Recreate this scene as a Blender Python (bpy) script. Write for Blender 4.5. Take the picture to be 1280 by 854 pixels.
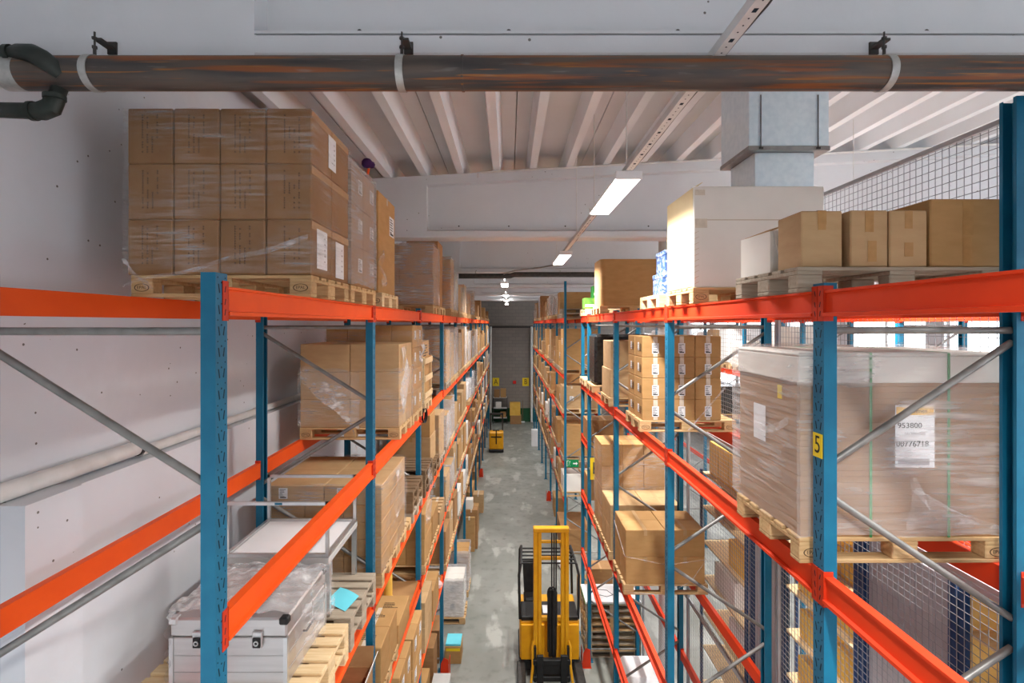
import bpy, math, random
from mathutils import Vector, Matrix
random.seed(7)
PI = math.pi
sc = bpy.context.scene
for o in list(bpy.data.objects): bpy.data.objects.remove(o)
COL = sc.collection

# ------------------------------------------------------------------ camera, world, exposure
FPX, EYE = 655.0, 7.2
cam = bpy.data.cameras.new('camera'); cam_o = bpy.data.objects.new('camera', cam); COL.objects.link(cam_o)
cam_o.location = (0, 0, EYE); cam_o.rotation_euler = (PI/2, 0, 0)
cam.sensor_width = 36; cam.lens = 36*FPX/1280; cam.shift_x = 4/1280; cam.shift_y = -22/1280
cam.clip_start = .05; cam.clip_end = 200
sc.camera = cam_o
sc.view_settings.view_transform = 'Standard'; sc.view_settings.look = 'None'
sc.view_settings.gamma = 1; sc.view_settings.use_curve_mapping = False
sc.view_settings.exposure = 1.18
w = bpy.data.worlds.new('daylight'); sc.world = w; w.use_nodes = True
w.node_tree.nodes['Background'].inputs[0].default_value = (.90, .95, 1, 1)
w.node_tree.nodes['Background'].inputs[1].default_value = 3.0
LAMP_W, LAMP_E = 120.0, 5.0
sc.cycles.max_bounces = 8; sc.cycles.diffuse_bounces = 5; sc.cycles.transparent_max_bounces = 24
sc.cycles.use_denoising = True
sc.cycles.caustics_reflective = False; sc.cycles.caustics_refractive = False
sc.cycles.sample_clamp_indirect = 6

# ------------------------------------------------------------------ materials
def nodes(name):
    m = bpy.data.materials.new(name); m.use_nodes = True
    nt = m.node_tree; b = nt.nodes['Principled BSDF']
    return m, nt, b
def N(nt, t, **k):
    n = nt.nodes.new(t)
    for a, v in k.items(): setattr(n, a, v)
    return n
def coords(nt, stretch=(1, 1, 1)):
    tc = N(nt, 'ShaderNodeTexCoord'); mp = N(nt, 'ShaderNodeMapping')
    mp.inputs['Scale'].default_value = stretch
    nt.links.new(tc.outputs['Object'], mp.inputs[0]); return mp.outputs[0]
def mixc(nt, fac, a, b, blend='MIX'):
    m = N(nt, 'ShaderNodeMix', data_type='RGBA', blend_type=blend)
    for i, v in ((0, fac), (6, a), (7, b)):
        if hasattr(v, 'is_output'): nt.links.new(v, m.inputs[i])
        elif i == 0: m.inputs[0].default_value = v
        else: m.inputs[i].default_value = (*v[:3], 1)
    return m.outputs[2]
def ramp(nt, v, a, b):
    r = N(nt, 'ShaderNodeMapRange'); r.inputs[1].default_value = a; r.inputs[2].default_value = b
    nt.links.new(v, r.inputs[0]); return r.outputs[0]
def noise(nt, co, scale, detail=4):
    n = N(nt, 'ShaderNodeTexNoise'); n.inputs['Scale'].default_value = scale; n.inputs['Detail'].default_value = detail
    nt.links.new(co, n.inputs['Vector']); return n.outputs[0]
def pm(name, c1, c2=None, scale=6, rough=.6, metal=0, stretch=(1, 1, 1), bump=0, rand=0, lo=.35, hi=.65):
    m, nt, b = nodes(name); b.inputs['Specular IOR Level'].default_value = .3
    b.inputs['Roughness'].default_value = rough; b.inputs['Metallic'].default_value = metal
    c2 = c2 or tuple(x*.85 for x in c1)
    co = coords(nt, stretch); n = noise(nt, co, scale)
    col = mixc(nt, ramp(nt, n, lo, hi), c1, c2)
    if rand:
        oi = N(nt, 'ShaderNodeObjectInfo')
        mr = N(nt, 'ShaderNodeMapRange'); mr.inputs[3].default_value = 1-rand; mr.inputs[4].default_value = 1+rand*.6
        nt.links.new(oi.outputs['Random'], mr.inputs[0])
        hs = N(nt, 'ShaderNodeHueSaturation'); nt.links.new(mr.outputs[0], hs.inputs['Value'])
        nt.links.new(col, hs.inputs['Color']); col = hs.outputs[0]
    nt.links.new(col, b.inputs['Base Color'])
    if bump:
        bp = N(nt, 'ShaderNodeBump'); bp.inputs['Strength'].default_value = bump; bp.inputs['Distance'].default_value = .01
        nt.links.new(n, bp.inputs['Height']); nt.links.new(bp.outputs[0], b.inputs['Normal'])
    return m
def emit(name, c, s):
    m, nt, b = nodes(name)
    b.inputs['Base Color'].default_value = (*c, 1); b.inputs['Emission Color'].default_value = (*c, 1)
    b.inputs['Emission Strength'].default_value = s; return m
def film_mat(name, lo, hi, tint=(.93, .92, .92), stretch=(1.5, 1.5, 22), rough=.16):
    m, nt, b = nodes(name)
    b.inputs['Base Color'].default_value = (*tint, 1); b.inputs['Roughness'].default_value = rough
    co = coords(nt, stretch); n = noise(nt, co, 3.0, 6)
    n2 = noise(nt, coords(nt, (1, 1, 1.5)), 2.2, 3)
    f1 = ramp(nt, n, .40, .72); f2 = ramp(nt, n2, .38, .7)
    mu = N(nt, 'ShaderNodeMath', operation='MULTIPLY_ADD'); nt.links.new(f1, mu.inputs[0]); nt.links.new(f2, mu.inputs[1])
    mu.inputs[2].default_value = 0
    r = N(nt, 'ShaderNodeMapRange'); r.inputs[3].default_value = lo; r.inputs[4].default_value = hi
    nt.links.new(mu.outputs[0], r.inputs[0])
    nt.links.new(r.outputs[0], b.inputs['Alpha'])
    bp = N(nt, 'ShaderNodeBump'); bp.inputs['Strength'].default_value = .7; bp.inputs['Distance'].default_value = .03
    nt.links.new(n, bp.inputs['Height']); nt.links.new(bp.outputs[0], b.inputs['Normal'])
    return m

M = {}
M['film_crumple'] = film_mat('crumpled_film', .28, .90, (.93, .93, .94), (7, 7, 7), .12)
def wall_mat(name, c, spots=.5, seam=True):
    m, nt, b = nodes(name); b.inputs['Roughness'].default_value = .85
    co = coords(nt); n = noise(nt, co, .7, 5); n2 = noise(nt, co, 9, 5)
    col = mixc(nt, ramp(nt, n, .35, .7), c, tuple(x*.86 for x in c))
    col = mixc(nt, ramp(nt, n2, .3, .9), col, tuple(x*.93 for x in c))
    v = N(nt, 'ShaderNodeTexVoronoi'); v.inputs['Scale'].default_value = 9; nt.links.new(co, v.inputs['Vector'])
    lt = N(nt, 'ShaderNodeMath', operation='LESS_THAN'); nt.links.new(v.outputs['Distance'], lt.inputs[0]); lt.inputs[1].default_value = .075
    n3 = noise(nt, co, 1.3, 2); gt = N(nt, 'ShaderNodeMath', operation='GREATER_THAN'); nt.links.new(n3, gt.inputs[0]); gt.inputs[1].default_value = 1-spots
    mu = N(nt, 'ShaderNodeMath', operation='MULTIPLY'); nt.links.new(lt.outputs[0], mu.inputs[0]); nt.links.new(gt.outputs[0], mu.inputs[1])
    col = mixc(nt, mu.outputs[0], col, (.16, .15, .14))
    nt.links.new(col, b.inputs['Base Color'])
    bp = N(nt, 'ShaderNodeBump'); bp.inputs['Strength'].default_value = .25; bp.inputs['Distance'].default_value = .01
    nt.links.new(n2, bp.inputs['Height']); nt.links.new(bp.outputs[0], b.inputs['Normal'])
    return m
def floor_mat():
    m, nt, b = nodes('floor_concrete')
    co = coords(nt); n = noise(nt, co, .9, 6); n2 = noise(nt, co, 4, 6); n3 = noise(nt, coords(nt, (1, .35, 1)), 1.6, 4)
    col = mixc(nt, ramp(nt, n, .35, .65), (.185, .195, .170), (.26, .265, .24))
    col = mixc(nt, ramp(nt, n3, .57, .64), col, (.36, .365, .335))
    col = mixc(nt, ramp(nt, n2, .55, .8), col, (.14, .145, .13))
    nt.links.new(col, b.inputs['Base Color'])
    rr = N(nt, 'ShaderNodeMapRange'); rr.inputs[3].default_value = .28; rr.inputs[4].default_value = .55
    nt.links.new(n2, rr.inputs[0]); nt.links.new(rr.outputs[0], b.inputs['Roughness']); return m
def brick_mat():
    m, nt, b = nodes('painted_block'); b.inputs['Roughness'].default_value = .8
    tc = N(nt, 'ShaderNodeTexCoord'); mp = N(nt, 'ShaderNodeMapping'); mp.inputs['Rotation'].default_value = (PI/2, 0, 0)
    nt.links.new(tc.outputs['Object'], mp.inputs[0])
    br = N(nt, 'ShaderNodeTexBrick'); nt.links.new(mp.outputs[0], br.inputs[0])
    br.inputs['Scale'].default_value = 1; br.inputs['Brick Width'].default_value = .5; br.inputs['Row Height'].default_value = .25
    br.inputs['Mortar Size'].default_value = .012
    br.inputs['Color1'].default_value = (.25, .215, .19, 1); br.inputs['Color2'].default_value = (.225, .195, .172, 1); br.inputs['Mortar'].default_value = (.18, .16, .145, 1)
    nt.links.new(br.outputs[0], b.inputs['Base Color']); return m
def rust_mat():
    m, nt, b = nodes('rusty_steel'); b.inputs['Roughness'].default_value = .5; b.inputs['Metallic'].default_value = .1
    co = coords(nt, (.6, 6, 6)); n = noise(nt, co, 2.2, 7); n2 = noise(nt, coords(nt, (.55, 16, 16)), 1.6, 6)
    col = mixc(nt, ramp(nt, n, .36, .62), (.040, .036, .036), (.105, .078, .060))
    col = mixc(nt, ramp(nt, n2, .52, .60), col, (.21, .062, .014))
    n4 = noise(nt, coords(nt, (.8, 20, 20)), 2.4, 6); col = mixc(nt, ramp(nt, n4, .60, .66), col, (.26, .10, .018))
    n3 = noise(nt, co, 7, 3); col = mixc(nt, ramp(nt, n3, .64, .85), col, (.18, .17, .16))
    nt.links.new(col, b.inputs['Base Color']); return m

M['card'] = pm('kraft_cardboard', (.48, .275, .108), (.43, .24, .088), 5, .75, rand=.12, stretch=(1, 1, 3))
M['card_pale'] = pm('pale_cardboard', (.50, .325, .165), (.45, .285, .138), 5, .72, rand=.10, stretch=(1, 1, 3))
M['card_dark'] = pm('dark_cardboard', (.38, .205, .085), (.33, .17, .068), 5, .75, rand=.12, stretch=(1, 1, 3))
M['card_white'] = pm('white_cardboard', (.80, .76, .70), (.73, .69, .63), 2, .6)
M['card_cream'] = pm('cream_cardboard', (.66, .53, .31), (.61, .48, .27), 2, .6)
M['flute'] = pm('cardboard_edge', (.30, .18, .08), None, 30, .9)
M['tape'] = pm('brown_tape', (.40, .215, .075), (.46, .25, .09), 20, .3)
M['tape_clear'] = pm('clear_tape', (.72, .62, .50), None, 20, .25)
M['paper'] = pm('white_paper', (.82, .83, .85), None, 3, .6, lo=.2, hi=1.4)
M['ink'] = pm('black_ink', (.02, .02, .02), None, 5, .6)
M['ink_soft'] = pm('printed_ink', (.055, .034, .02), (.085, .055, .03), 60, .7)
M['blue'] = pm('blue_rack_paint', (.008, .150, .260), (.006, .130, .235), 8, .38)
M['hole'] = pm('slot_shadow_black', (.006, .02, .035), None, 5, .8)
M['orange'] = pm('orange_rack_paint', (.86, .095, .008), (.82, .085, .007), 5, .5)
M['orange_plate'] = pm('orange_connector_paint', (.62, .040, .010), None, 5, .45)
M['galv'] = pm('galvanised_steel', (.36, .36, .35), (.28, .28, .275), 9, .42, .75)
M['brace_steel'] = pm('brace_steel', (.30, .295, .28), (.22, .215, .205), 9, .4, .5)
M['rail_paint'] = pm('rail_grey_paint', (.66, .66, .65), (.58, .58, .57), 8, .5)
M['duct'] = pm('duct_zinc_daylight', (.74, .86, .93), (.66, .79, .87), 16, .35, .15)  # zinc with the pale blue of reflected daylight put into its base colour
M['film_grey'] = film_mat('greyish_film', .35, .85, (.74, .71, .70))
M['steel_dark'] = pm('dark_steel', (.05, .05, .05), (.08, .075, .07), 12, .5, .5)
M['wood'] = pm('pallet_wood', (.62, .42, .215), (.50, .31, .14), 3, .8, stretch=(1.5, 14, 14), rand=.14)
M['wood_new'] = pm('fresh_pine', (.74, .56, .33), (.64, .45, .24), 3, .78, stretch=(1.5, 14, 14), rand=.06)
M['wood_grey'] = pm('weathered_wood', (.42, .35, .265), (.33, .27, .20), 3, .85, stretch=(1.5, 14, 14), rand=.08)
M['wood_dark'] = pm('old_dark_wood', (.23, .145, .08), (.16, .095, .05), 3, .85, stretch=(1.5, 14, 14), rand=.15)
M['ply'] = pm('plywood', (.80, .53, .18), (.75, .48, .14), 3, .6, stretch=(3, 3, 10))
M['stamp'] = pm('burnt_stamp', (.09, .05, .025), None, 20, .8)
M['wall'] = wall_mat('white_wall_paint', (.74, .765, .81), .52)
M['girder'] = wall_mat('white_concrete', (.70, .715, .735), .44)
M['ceil'] = pm('ceiling_paint', (.70, .715, .735), (.66, .67, .69), 1.2, .85)
M['rib'] = pm('ceiling_rib_paint', (.80, .82, .845), (.76, .775, .795), 1.5, .8)
M['floor'] = floor_mat()
M['block'] = brick_mat()
M['rust'] = rust_mat()
M['pipe_green'] = pm('dark_green_pipe', (.020, .030, .026), (.04, .045, .04), 9, .45, .3)
M['pipe_white'] = pm('white_pipe', (.72, .71, .69), (.62, .61, .58), 6, .5)
M['clamp'] = pm('clamp_zinc', (.52, .52, .50), (.42, .42, .40), 30, .4, .6)
M['film'] = film_mat('stretch_film', .05, .55)
M['film_heavy'] = film_mat('thick_stretch_film', .22, .80, (.86, .83, .81))
M['film_board'] = film_mat('board_wrap', .22, .62, (.80, .78, .77), (.8, .8, 9), .22)
M['film_fine'] = film_mat('fine_stretch_film', .03, .50, (.90, .88, .86), (1.2, 1.2, 17), .14)
M['film_loose'] = film_mat('loose_film', .10, .75, (.95, .95, .96), (3, 3, 7), .12)
M['film_white'] = film_mat('white_film', .45, .95, (.88, .88, .90), (3, 3, 9), .2)
M['alu'] = pm('aluminium', (.62, .60, .59), (.55, .53, .52), 2, .34, .75, stretch=(1, 1, 12))
M['alu_edge'] = pm('aluminium_edge', (.70, .70, .70), None, 6, .3, .8)
M['white'] = pm('white_laminate', (.84, .84, .85), None, 3, .35, lo=.2, hi=1.5)
M['off'] = pm('grey_laminate', (.55, .54, .52), None, 3, .5)
M['turq'] = pm('turquoise_paper', (.16, .66, .78), (.14, .62, .74), 5, .6)
M['yellow'] = pm('sign_yellow', (.85, .62, .02), None, 3, .45, lo=.2, hi=1.4)
M['truck_y'] = pm('truck_yellow', (.82, .40, .012), (.74, .34, .01), 5, .38)
M['black'] = pm('black_plastic', (.012, .012, .013), (.02, .02, .02), 10, .45)
M['rubber'] = pm('black_rubber', (.02, .02, .02), None, 10, .7)
M['greyp'] = pm('grey_panel', (.42, .40, .42), (.37, .35, .37), 2, .5)
M['green'] = pm('sign_green', (.005, .24, .075), None, 4, .4)
M['lime'] = pm('lime_print', (.15, .30, .04), (.06, .20, .03), 8, .5)
M['greenbox'] = pm('green_print', (.012, .14, .022), (.016, .18, .03), 4, .5)
M['greenwall'] = pm('dark_green_paint', (.012, .075, .03), None, 2, .5)
M['navy'] = pm('navy_paint', (.012, .05, .15), None, 5, .4)
M['bluebox'] = pm('blue_white_print', (.42, .50, .66), (.06, .13, .36), 26, .5, lo=.46, hi=.5)
M['purple'] = pm('purple_cloth', (.06, .015, .10), None, 9, .8)
M['yel_card'] = pm('yellow_board', (.80, .50, .10), (.74, .43, .07), 4, .6)
M['strap'] = pm('green_strap', (.06, .30, .09), None, 9, .4)
M['red'] = pm('red_paint', (.62, .02, .015), None, 9, .5)
M['blackfilm'] = pm('black_wrap', (.008, .008, .009), (.02, .02, .02), 14, .22, bump=.6)
M['lamp'] = emit('led_diffuser', (1, .985, .95), LAMP_E)
M['mesh'] = pm('mesh_wire', (.46, .47, .49), None, 6, .5, .0)
M['wire'] = pm('thin_wire', (.27, .275, .29), None, 6, .5, .0)
M['card_deep'] = pm('deep_brown_cardboard', (.30, .16, .068), (.26, .135, .055), 5, .75, rand=.10)
M['orange_shaded'] = pm('orange_rack_paint_shaded', (.74, .052, .010), (.70, .046, .009), 5, .5)  # redder, darker copy of the orange rack paint; right-side shade put into the colour
def glass():
    m, nt, b = nodes('clear_glass'); b.inputs['Base Color'].default_value = (.95, .97, 1, 1)
    b.inputs['Roughness'].default_value = .05; b.inputs['Alpha'].default_value = .12; return m
M['glass'] = glass()

# ------------------------------------------------------------------ mesh builder
class MB:
    def __init__(s): s.v, s.f, s.m = [], [], []
    def add(s, vs, fs, m=0):
        o = len(s.v); s.v += [tuple(p) for p in vs]; s.f += [tuple(i+o for i in q) for q in fs]; s.m += [m]*len(fs)
    def box(s, x0, x1, y0, y1, z0, z1, m=0, b=0):
        if b:
            b = min(b, (x1-x0)*.45, (y1-y0)*.45, (z1-z0)*.45)
            vs, idx = [], {}
            X, Y, Z = (x0, x1), (y0, y1), (z0, z1)
            for i in (0, 1):
                for j in (0, 1):
                    for k in (0, 1):
                        sx, sy, sz = b*(1-2*i), b*(1-2*j), b*(1-2*k)
                        for a, p in (('x', (X[i], Y[j]+sy, Z[k]+sz)), ('y', (X[i]+sx, Y[j], Z[k]+sz)), ('z', (X[i]+sx, Y[j]+sy, Z[k]))):
                            idx[(i, j, k, a)] = len(vs); vs.append(p)
            g = lambda i, j, k, a: idx[(i, j, k, a)]
            fs = []
            for i in (0, 1):
                q = [g(i, 0, 0, 'x'), g(i, 1, 0, 'x'), g(i, 1, 1, 'x'), g(i, 0, 1, 'x')]; fs.append(q if i else q[::-1])
                q = [g(0, i, 0, 'y'), g(1, i, 0, 'y'), g(1, i, 1, 'y'), g(0, i, 1, 'y')]; fs.append(q[::-1] if i else q)
                q = [g(0, 0, i, 'z'), g(1, 0, i, 'z'), g(1, 1, i, 'z'), g(0, 1, i, 'z')]; fs.append(q if i else q[::-1])
            def e(a, c, pa, pc):
                q = [g(*a, pa), g(*a, pc), g(*c, pc), g(*c, pa)]; fs.append(q)
            for j in (0, 1):
                for k in (0, 1):
                    e((0, j, k), (1, j, k), 'y', 'z'); e((j, 0, k), (j, 1, k), 'x', 'z'); e((j, k, 0), (j, k, 1), 'x', 'y')
            for i in (0, 1):
                for j in (0, 1):
                    for k in (0, 1): fs.append([g(i, j, k, 'x'), g(i, j, k, 'y'), g(i, j, k, 'z')])
            c = Vector(((x0+x1)/2, (y0+y1)/2, (z0+z1)/2)); out = []
            for q in fs:
                p = [Vector(vs[t]) for t in q]; n = (p[1]-p[0]).cross(p[2]-p[0]); ct = sum(p, Vector())/len(p)
                out.append(q if n.dot(ct-c) >= 0 else q[::-1])
            s.add(vs, out, m); return s
        vs = [(x0, y0, z0), (x1, y0, z0), (x1, y1, z0), (x0, y1, z0), (x0, y0, z1), (x1, y0, z1), (x1, y1, z1), (x0, y1, z1)]
        s.add(vs, [(0, 3, 2, 1), (4, 5, 6, 7), (0, 1, 5, 4), (1, 2, 6, 5), (2, 3, 7, 6), (3, 0, 4, 7)], m); return s
    def bar(s, p, q, a, b, up=(0, 0, 1), m=0):
        p, q = Vector(p), Vector(q); d = (q-p).normalized(); up = Vector(up)
        if abs(d.dot(up)) > .98: up = Vector((1, 0, 0))
        u = d.cross(up).normalized()*a/2; v = u.cross(d).normalized()*b/2
        vs = [p-u-v, p+u-v, p+u+v, p-u+v, q-u-v, q+u-v, q+u+v, q-u+v]
        s.add(vs, [(0, 3, 2, 1), (4, 5, 6, 7), (0, 1, 5, 4), (1, 2, 6, 5), (2, 3, 7, 6), (3, 0, 4, 7)][:], m)
        return s
    def tube(s, pts, r, n=12, m=0, cap=True):
        pts = [Vector(p) for p in pts]; rs = r if isinstance(r, (list, tuple)) else [r]*len(pts)
        rings, ref = [], None
        for i, p in enumerate(pts):
            d = ((pts[min(i+1, len(pts)-1)]-pts[max(i-1, 0)])).normalized()
            if ref is None: ref = Vector((0, 0, 1)) if abs(d.z) < .9 else Vector((1, 0, 0))
            u = (ref-d*ref.dot(d)).normalized(); v = d.cross(u); ref = u
            rings.append([p+(u*math.cos(t)+v*math.sin(t))*rs[i] for t in [2*PI*k/n for k in range(n)]])
        vs = [p for R in rings for p in R]; fs = []
        for i in range(len(pts)-1):
            for k in range(n):
                a, b = i*n+k, i*n+(k+1) % n; fs.append((a, b, b+n, a+n))
        if cap: fs.append(tuple(range(n))[::-1]); fs.append(tuple((len(pts)-1)*n+k for k in range(n)))
        s.add(vs, fs, m); return s
    def prism(s, poly, axis, a, b, m=0):
        n = len(poly)
        def P(u, v, t): return {'x': (t, u, v), 'y': (u, t, v), 'z': (u, v, t)}[axis]
        ar = sum(poly[i][0]*poly[(i+1) % n][1]-poly[(i+1) % n][0]*poly[i][1] for i in range(n))
        if (ar > 0) == (axis == 'y'): poly = poly[::-1]
        vs = [P(u, v, a) for u, v in poly]+[P(u, v, b) for u, v in poly]
        fs = [tuple(range(n))[::-1], tuple(range(n, 2*n))]+[(i, (i+1) % n, n+(i+1) % n, n+i) for i in range(n)]
        s.add(vs, fs, m); return s
    def ring(s, c, ax, r0, r1, t, n=20, m=0, sx=1.0, a0=0, a1=2*PI):
        c = Vector(c); ax = Vector(ax).normalized(); u = Vector((0, 0, 1)) if abs(ax.z) < .9 else Vector((1, 0, 0)); v = ax.cross(u)
        vs, fs = [], []
        closed = abs(a1-a0-2*PI) < 1e-6; cnt = n if closed else n+1
        for k in range(cnt):
            a = a0+(a1-a0)*k/n; d = u*math.cos(a)+v*math.sin(a)*sx
            for r in (r0, r1):
                for h in (-t/2, t/2): vs.append(c+d*r+ax*h)
        for k in range(n):
            a, b = 4*k, 4*((k+1) % cnt)
            fs += [(a, a+1, b+1, b), (a+2, b+2, b+3, a+3), (a, b, b+2, a+2), (a+1, a+3, b+3, b+1)]
        s.add(vs, fs, m); return s
    def sphere(s, c, r, n=12, m=0, sc=(1, 1, 1)):
        vs, fs = [], []
        for i in range(n//2+1):
            th = PI*i/(n//2)
            for k in range(n):
                vs.append((c[0]+r*sc[0]*math.sin(th)*math.cos(2*PI*k/n), c[1]+r*sc[1]*math.sin(th)*math.sin(2*PI*k/n), c[2]+r*sc[2]*math.cos(th)))
        for i in range(n//2):
            for k in range(n): fs.append((i*n+k, (i+1)*n+k, (i+1)*n+(k+1) % n, i*n+(k+1) % n))
        s.add(vs, fs, m); return s
    def mesh(s, name, mats, smooth=False):
        me = bpy.data.meshes.new(name); me.from_pydata(s.v, [], s.f)
        for x in (mats if isinstance(mats, (list, tuple)) else [mats]): me.materials.append(M[x] if isinstance(x, str) else x)
        me.polygons.foreach_set('material_index', s.m); me.update()
        if smooth:
            me.polygons.foreach_set('use_smooth', [True]*len(me.polygons)); me.set_sharp_from_angle(angle=math.radians(38))
        return me
    def build(s, name, mats, parent=None, loc=None, rz=0, smooth=False):
        o = bpy.data.objects.new(name, s.mesh(name, mats, smooth)); COL.objects.link(o)
        if parent: o.parent = parent
        if loc: o.location = loc
        if rz: o.rotation_euler.z = rz
        return o
def obj(name, me, parent=None, loc=None, rz=0):
    o = bpy.data.objects.new(name, me); COL.objects.link(o)
    if parent: o.parent = parent
    if loc: o.location = loc
    if rz: o.rotation_euler.z = rz
    return o
LABELS = {}
def tag(o, label, cat, group=None):
    n = len(label.split())
    if n < 4 or n > 16: print('LABEL LENGTH', n, label)
    if label in LABELS: print('DUP LABEL', label)
    LABELS[label] = 1
    o['label'] = label; o['category'] = cat; o['kind'] = 'thing'
    if group: o['group'] = group
    return o
def struct(o): o['kind'] = 'structure'; return o
def empty(name, loc, rz=0):
    o = bpy.data.objects.new(name, None); COL.objects.link(o); o.location = loc; o.rotation_euler.z = rz; o.empty_display_size = .1; return o
def copy_tree(o, parent=None):
    c = o.copy(); COL.objects.link(c)
    if parent: c.parent = parent
    for ch in o.children: copy_tree(ch, c)
    return c
def text_mesh(body, size, mat, align='CENTER', extrude=.0004):
    cu = bpy.data.curves.new('lettering', 'FONT'); cu.body = body; cu.size = size; cu.align_x = align; cu.align_y = 'CENTER'; cu.extrude = extrude
    o = bpy.data.objects.new('lettering', cu); COL.objects.link(o)
    dg = bpy.context.evaluated_depsgraph_get(); me = bpy.data.meshes.new_from_object(o.evaluated_get(dg)); bpy.data.objects.remove(o)
    me.materials.clear(); me.materials.append(M[mat]); return me
def text(body, size, mat, parent, loc, rot, name='lettering', bold=1.0):
    o = bpy.data.objects.new(name, text_mesh(body, size, mat)); COL.objects.link(o)
    o.parent = parent; o.location = loc; o.rotation_euler = rot; o.scale = (bold, 1, 1); return o
ORD = ['first', 'second', 'third', 'fourth', 'fifth', 'sixth', 'seventh', 'eighth', 'ninth', 'tenth', 'eleventh', 'twelfth', 'thirteenth', 'fourteenth']

# ------------------------------------------------------------------ rack geometry
XL, XR = -1.357, 1.684            # aisle faces of the uprights
FD = 1.10                         # frame depth
FDL = 1.165                       # left frames are a little deeper
LEV_L = [7.38, 5.81, 4.47, 3.25, 2.0]
LEV_R = [7.38, 5.85, 3.35, 2.0]
LEV_F = [7.38, 5.66, 4.45, 3.0, 1.9]
YL = [2.475+2.8*k for k in range(13)]
YR = [0.05, 2.85, 5.60, 8.40, 11.20, 12.18]
YF = [15.95+2.8*k for k in range(8)]
XB = 6.3
YB = [2.9+2.8*k for k in range(9)]
LEV_B = [7.38, 5.9, 4.3, 2.2]
BACK = 38.6

# ------------------------------------------------------------------ setting
RIGHT = 13.0
struct(MB().box(-3.6, RIGHT+.3, -6, BACK+.4, -.3, 0).build('floor', 'floor'))
XU, XW, LEDGE = -2.95, -2.795, 6.15
def zr(x): return 9.62+.055*(x+2.06)        # underside of the ceiling ribs
wl = MB()
wl.box(-3.5, XU, -6, BACK+.2, LEDGE+.0045, 9.75); struct(wl.build('wall_left', 'wall')); wl = MB()
wl.box(-3.5, -2.705, 2.93, 3.33, 0, LEDGE+.03); wl.box(-3.5, XW, 3.334, BACK+.2, 0, LEDGE+.004)
wl.box(-3.5, -3.3, -6, 2.93, 0, LEDGE)
for y in (4.35, 7.5, 10.6, 13.7, 16.8, 19.9, 23, 26.1): pass
struct(wl.build('wall_left', 'wall'))
struct(MB().box(-3.6, RIGHT+.3, BACK, BACK+.4, 0, 10.8).build('wall_back', 'block'))
struct(MB().box(-3.6, RIGHT+.3, -6.3, -6.0, 0, 10.8).build('wall_front', 'wall'))
struct(MB().box(XL-.2, XR+.6, BACK-.06, BACK-.002, 0, 1.0).build('baseboard_back', 'greenwall'))
for x in (XL+.02, XR-.02):
    struct(MB().tube([(x, BACK-.15, 0), (x, BACK-.15, 7.0)], .08, 12).build('trim_1' if x < 0 else 'trim_2', 'pipe_white', smooth=True))
struct(MB().box(XL-.1, XR+.1, BACK-.10, BACK-.003, 6.9, 7.06).build('trim_3', 'steel_dark'))
# right wall with a window band
rw = MB(); rw.box(RIGHT, RIGHT+.3, -6, BACK+.2, 0, 3.6); rw.box(RIGHT, RIGHT+.3, -6, BACK+.2, 8.6, 10.8)
WY = [-6+4.4*i for i in range(11)]
for y in WY: rw.box(RIGHT, RIGHT+.3, y-.35, y+.35, 3.6, 8.6)
struct(rw.build('wall_right', 'wall'))
for i in range(len(WY)-1):
    a, b = WY[i]+.35, WY[i+1]-.35
    fr = MB()
    for y in (a, (a+b)/2-.03, b-.06): fr.box(RIGHT+.1, RIGHT+.18, y, y+.06, 3.6, 8.6)
    for z in (3.6, 6.1, 8.54): fr.box(RIGHT+.1, RIGHT+.18, a, b, z, z+.06)
    f = struct(fr.build('window_%d' % (i+1), 'pipe_white'))
    MB().box(RIGHT+.135, RIGHT+.145, a, b, 3.6, 8.6).build('window_pane', 'glass', f)
# ceiling: sloped deck and ribs
def slab(mb, x0, x1, y0, y1, dz0, dz1, m=0):
    vs = []
    for x, y in ((x0, y0), (x1, y0), (x1, y1), (x0, y1)): vs.append((x, y, zr(x)+dz0))
    for x, y in ((x0, y0), (x1, y0), (x1, y1), (x0, y1)): vs.append((x, y, zr(x)+dz1))
    mb.add(vs, [(0, 3, 2, 1), (4, 5, 6, 7), (0, 1, 5, 4), (1, 2, 6, 5), (2, 3, 7, 6), (3, 0, 4, 7)], m)
ce = MB()
PW = 1.2; x = -3.5; i = 0
while x < RIGHT+.3:
    slab(ce, x+.006, x+PW-.006, -6, BACK+.4, .27, .40)
    for rx in (x+.30, x+.90):
        z = zr(rx)
        ce.prism([(rx-.055, z), (rx+.055, z), (rx+.10, z+.275), (rx-.10, z+.275)], 'y', -6, BACK+.2, 1)
    x += PW
slab(ce, -3.6, RIGHT+.4, -6, BACK+.5, .41, .5)
struct(ce.build('ceiling', ['ceil', 'rib']))
GY = [2.80+5.87*k for k in range(6)]
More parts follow.
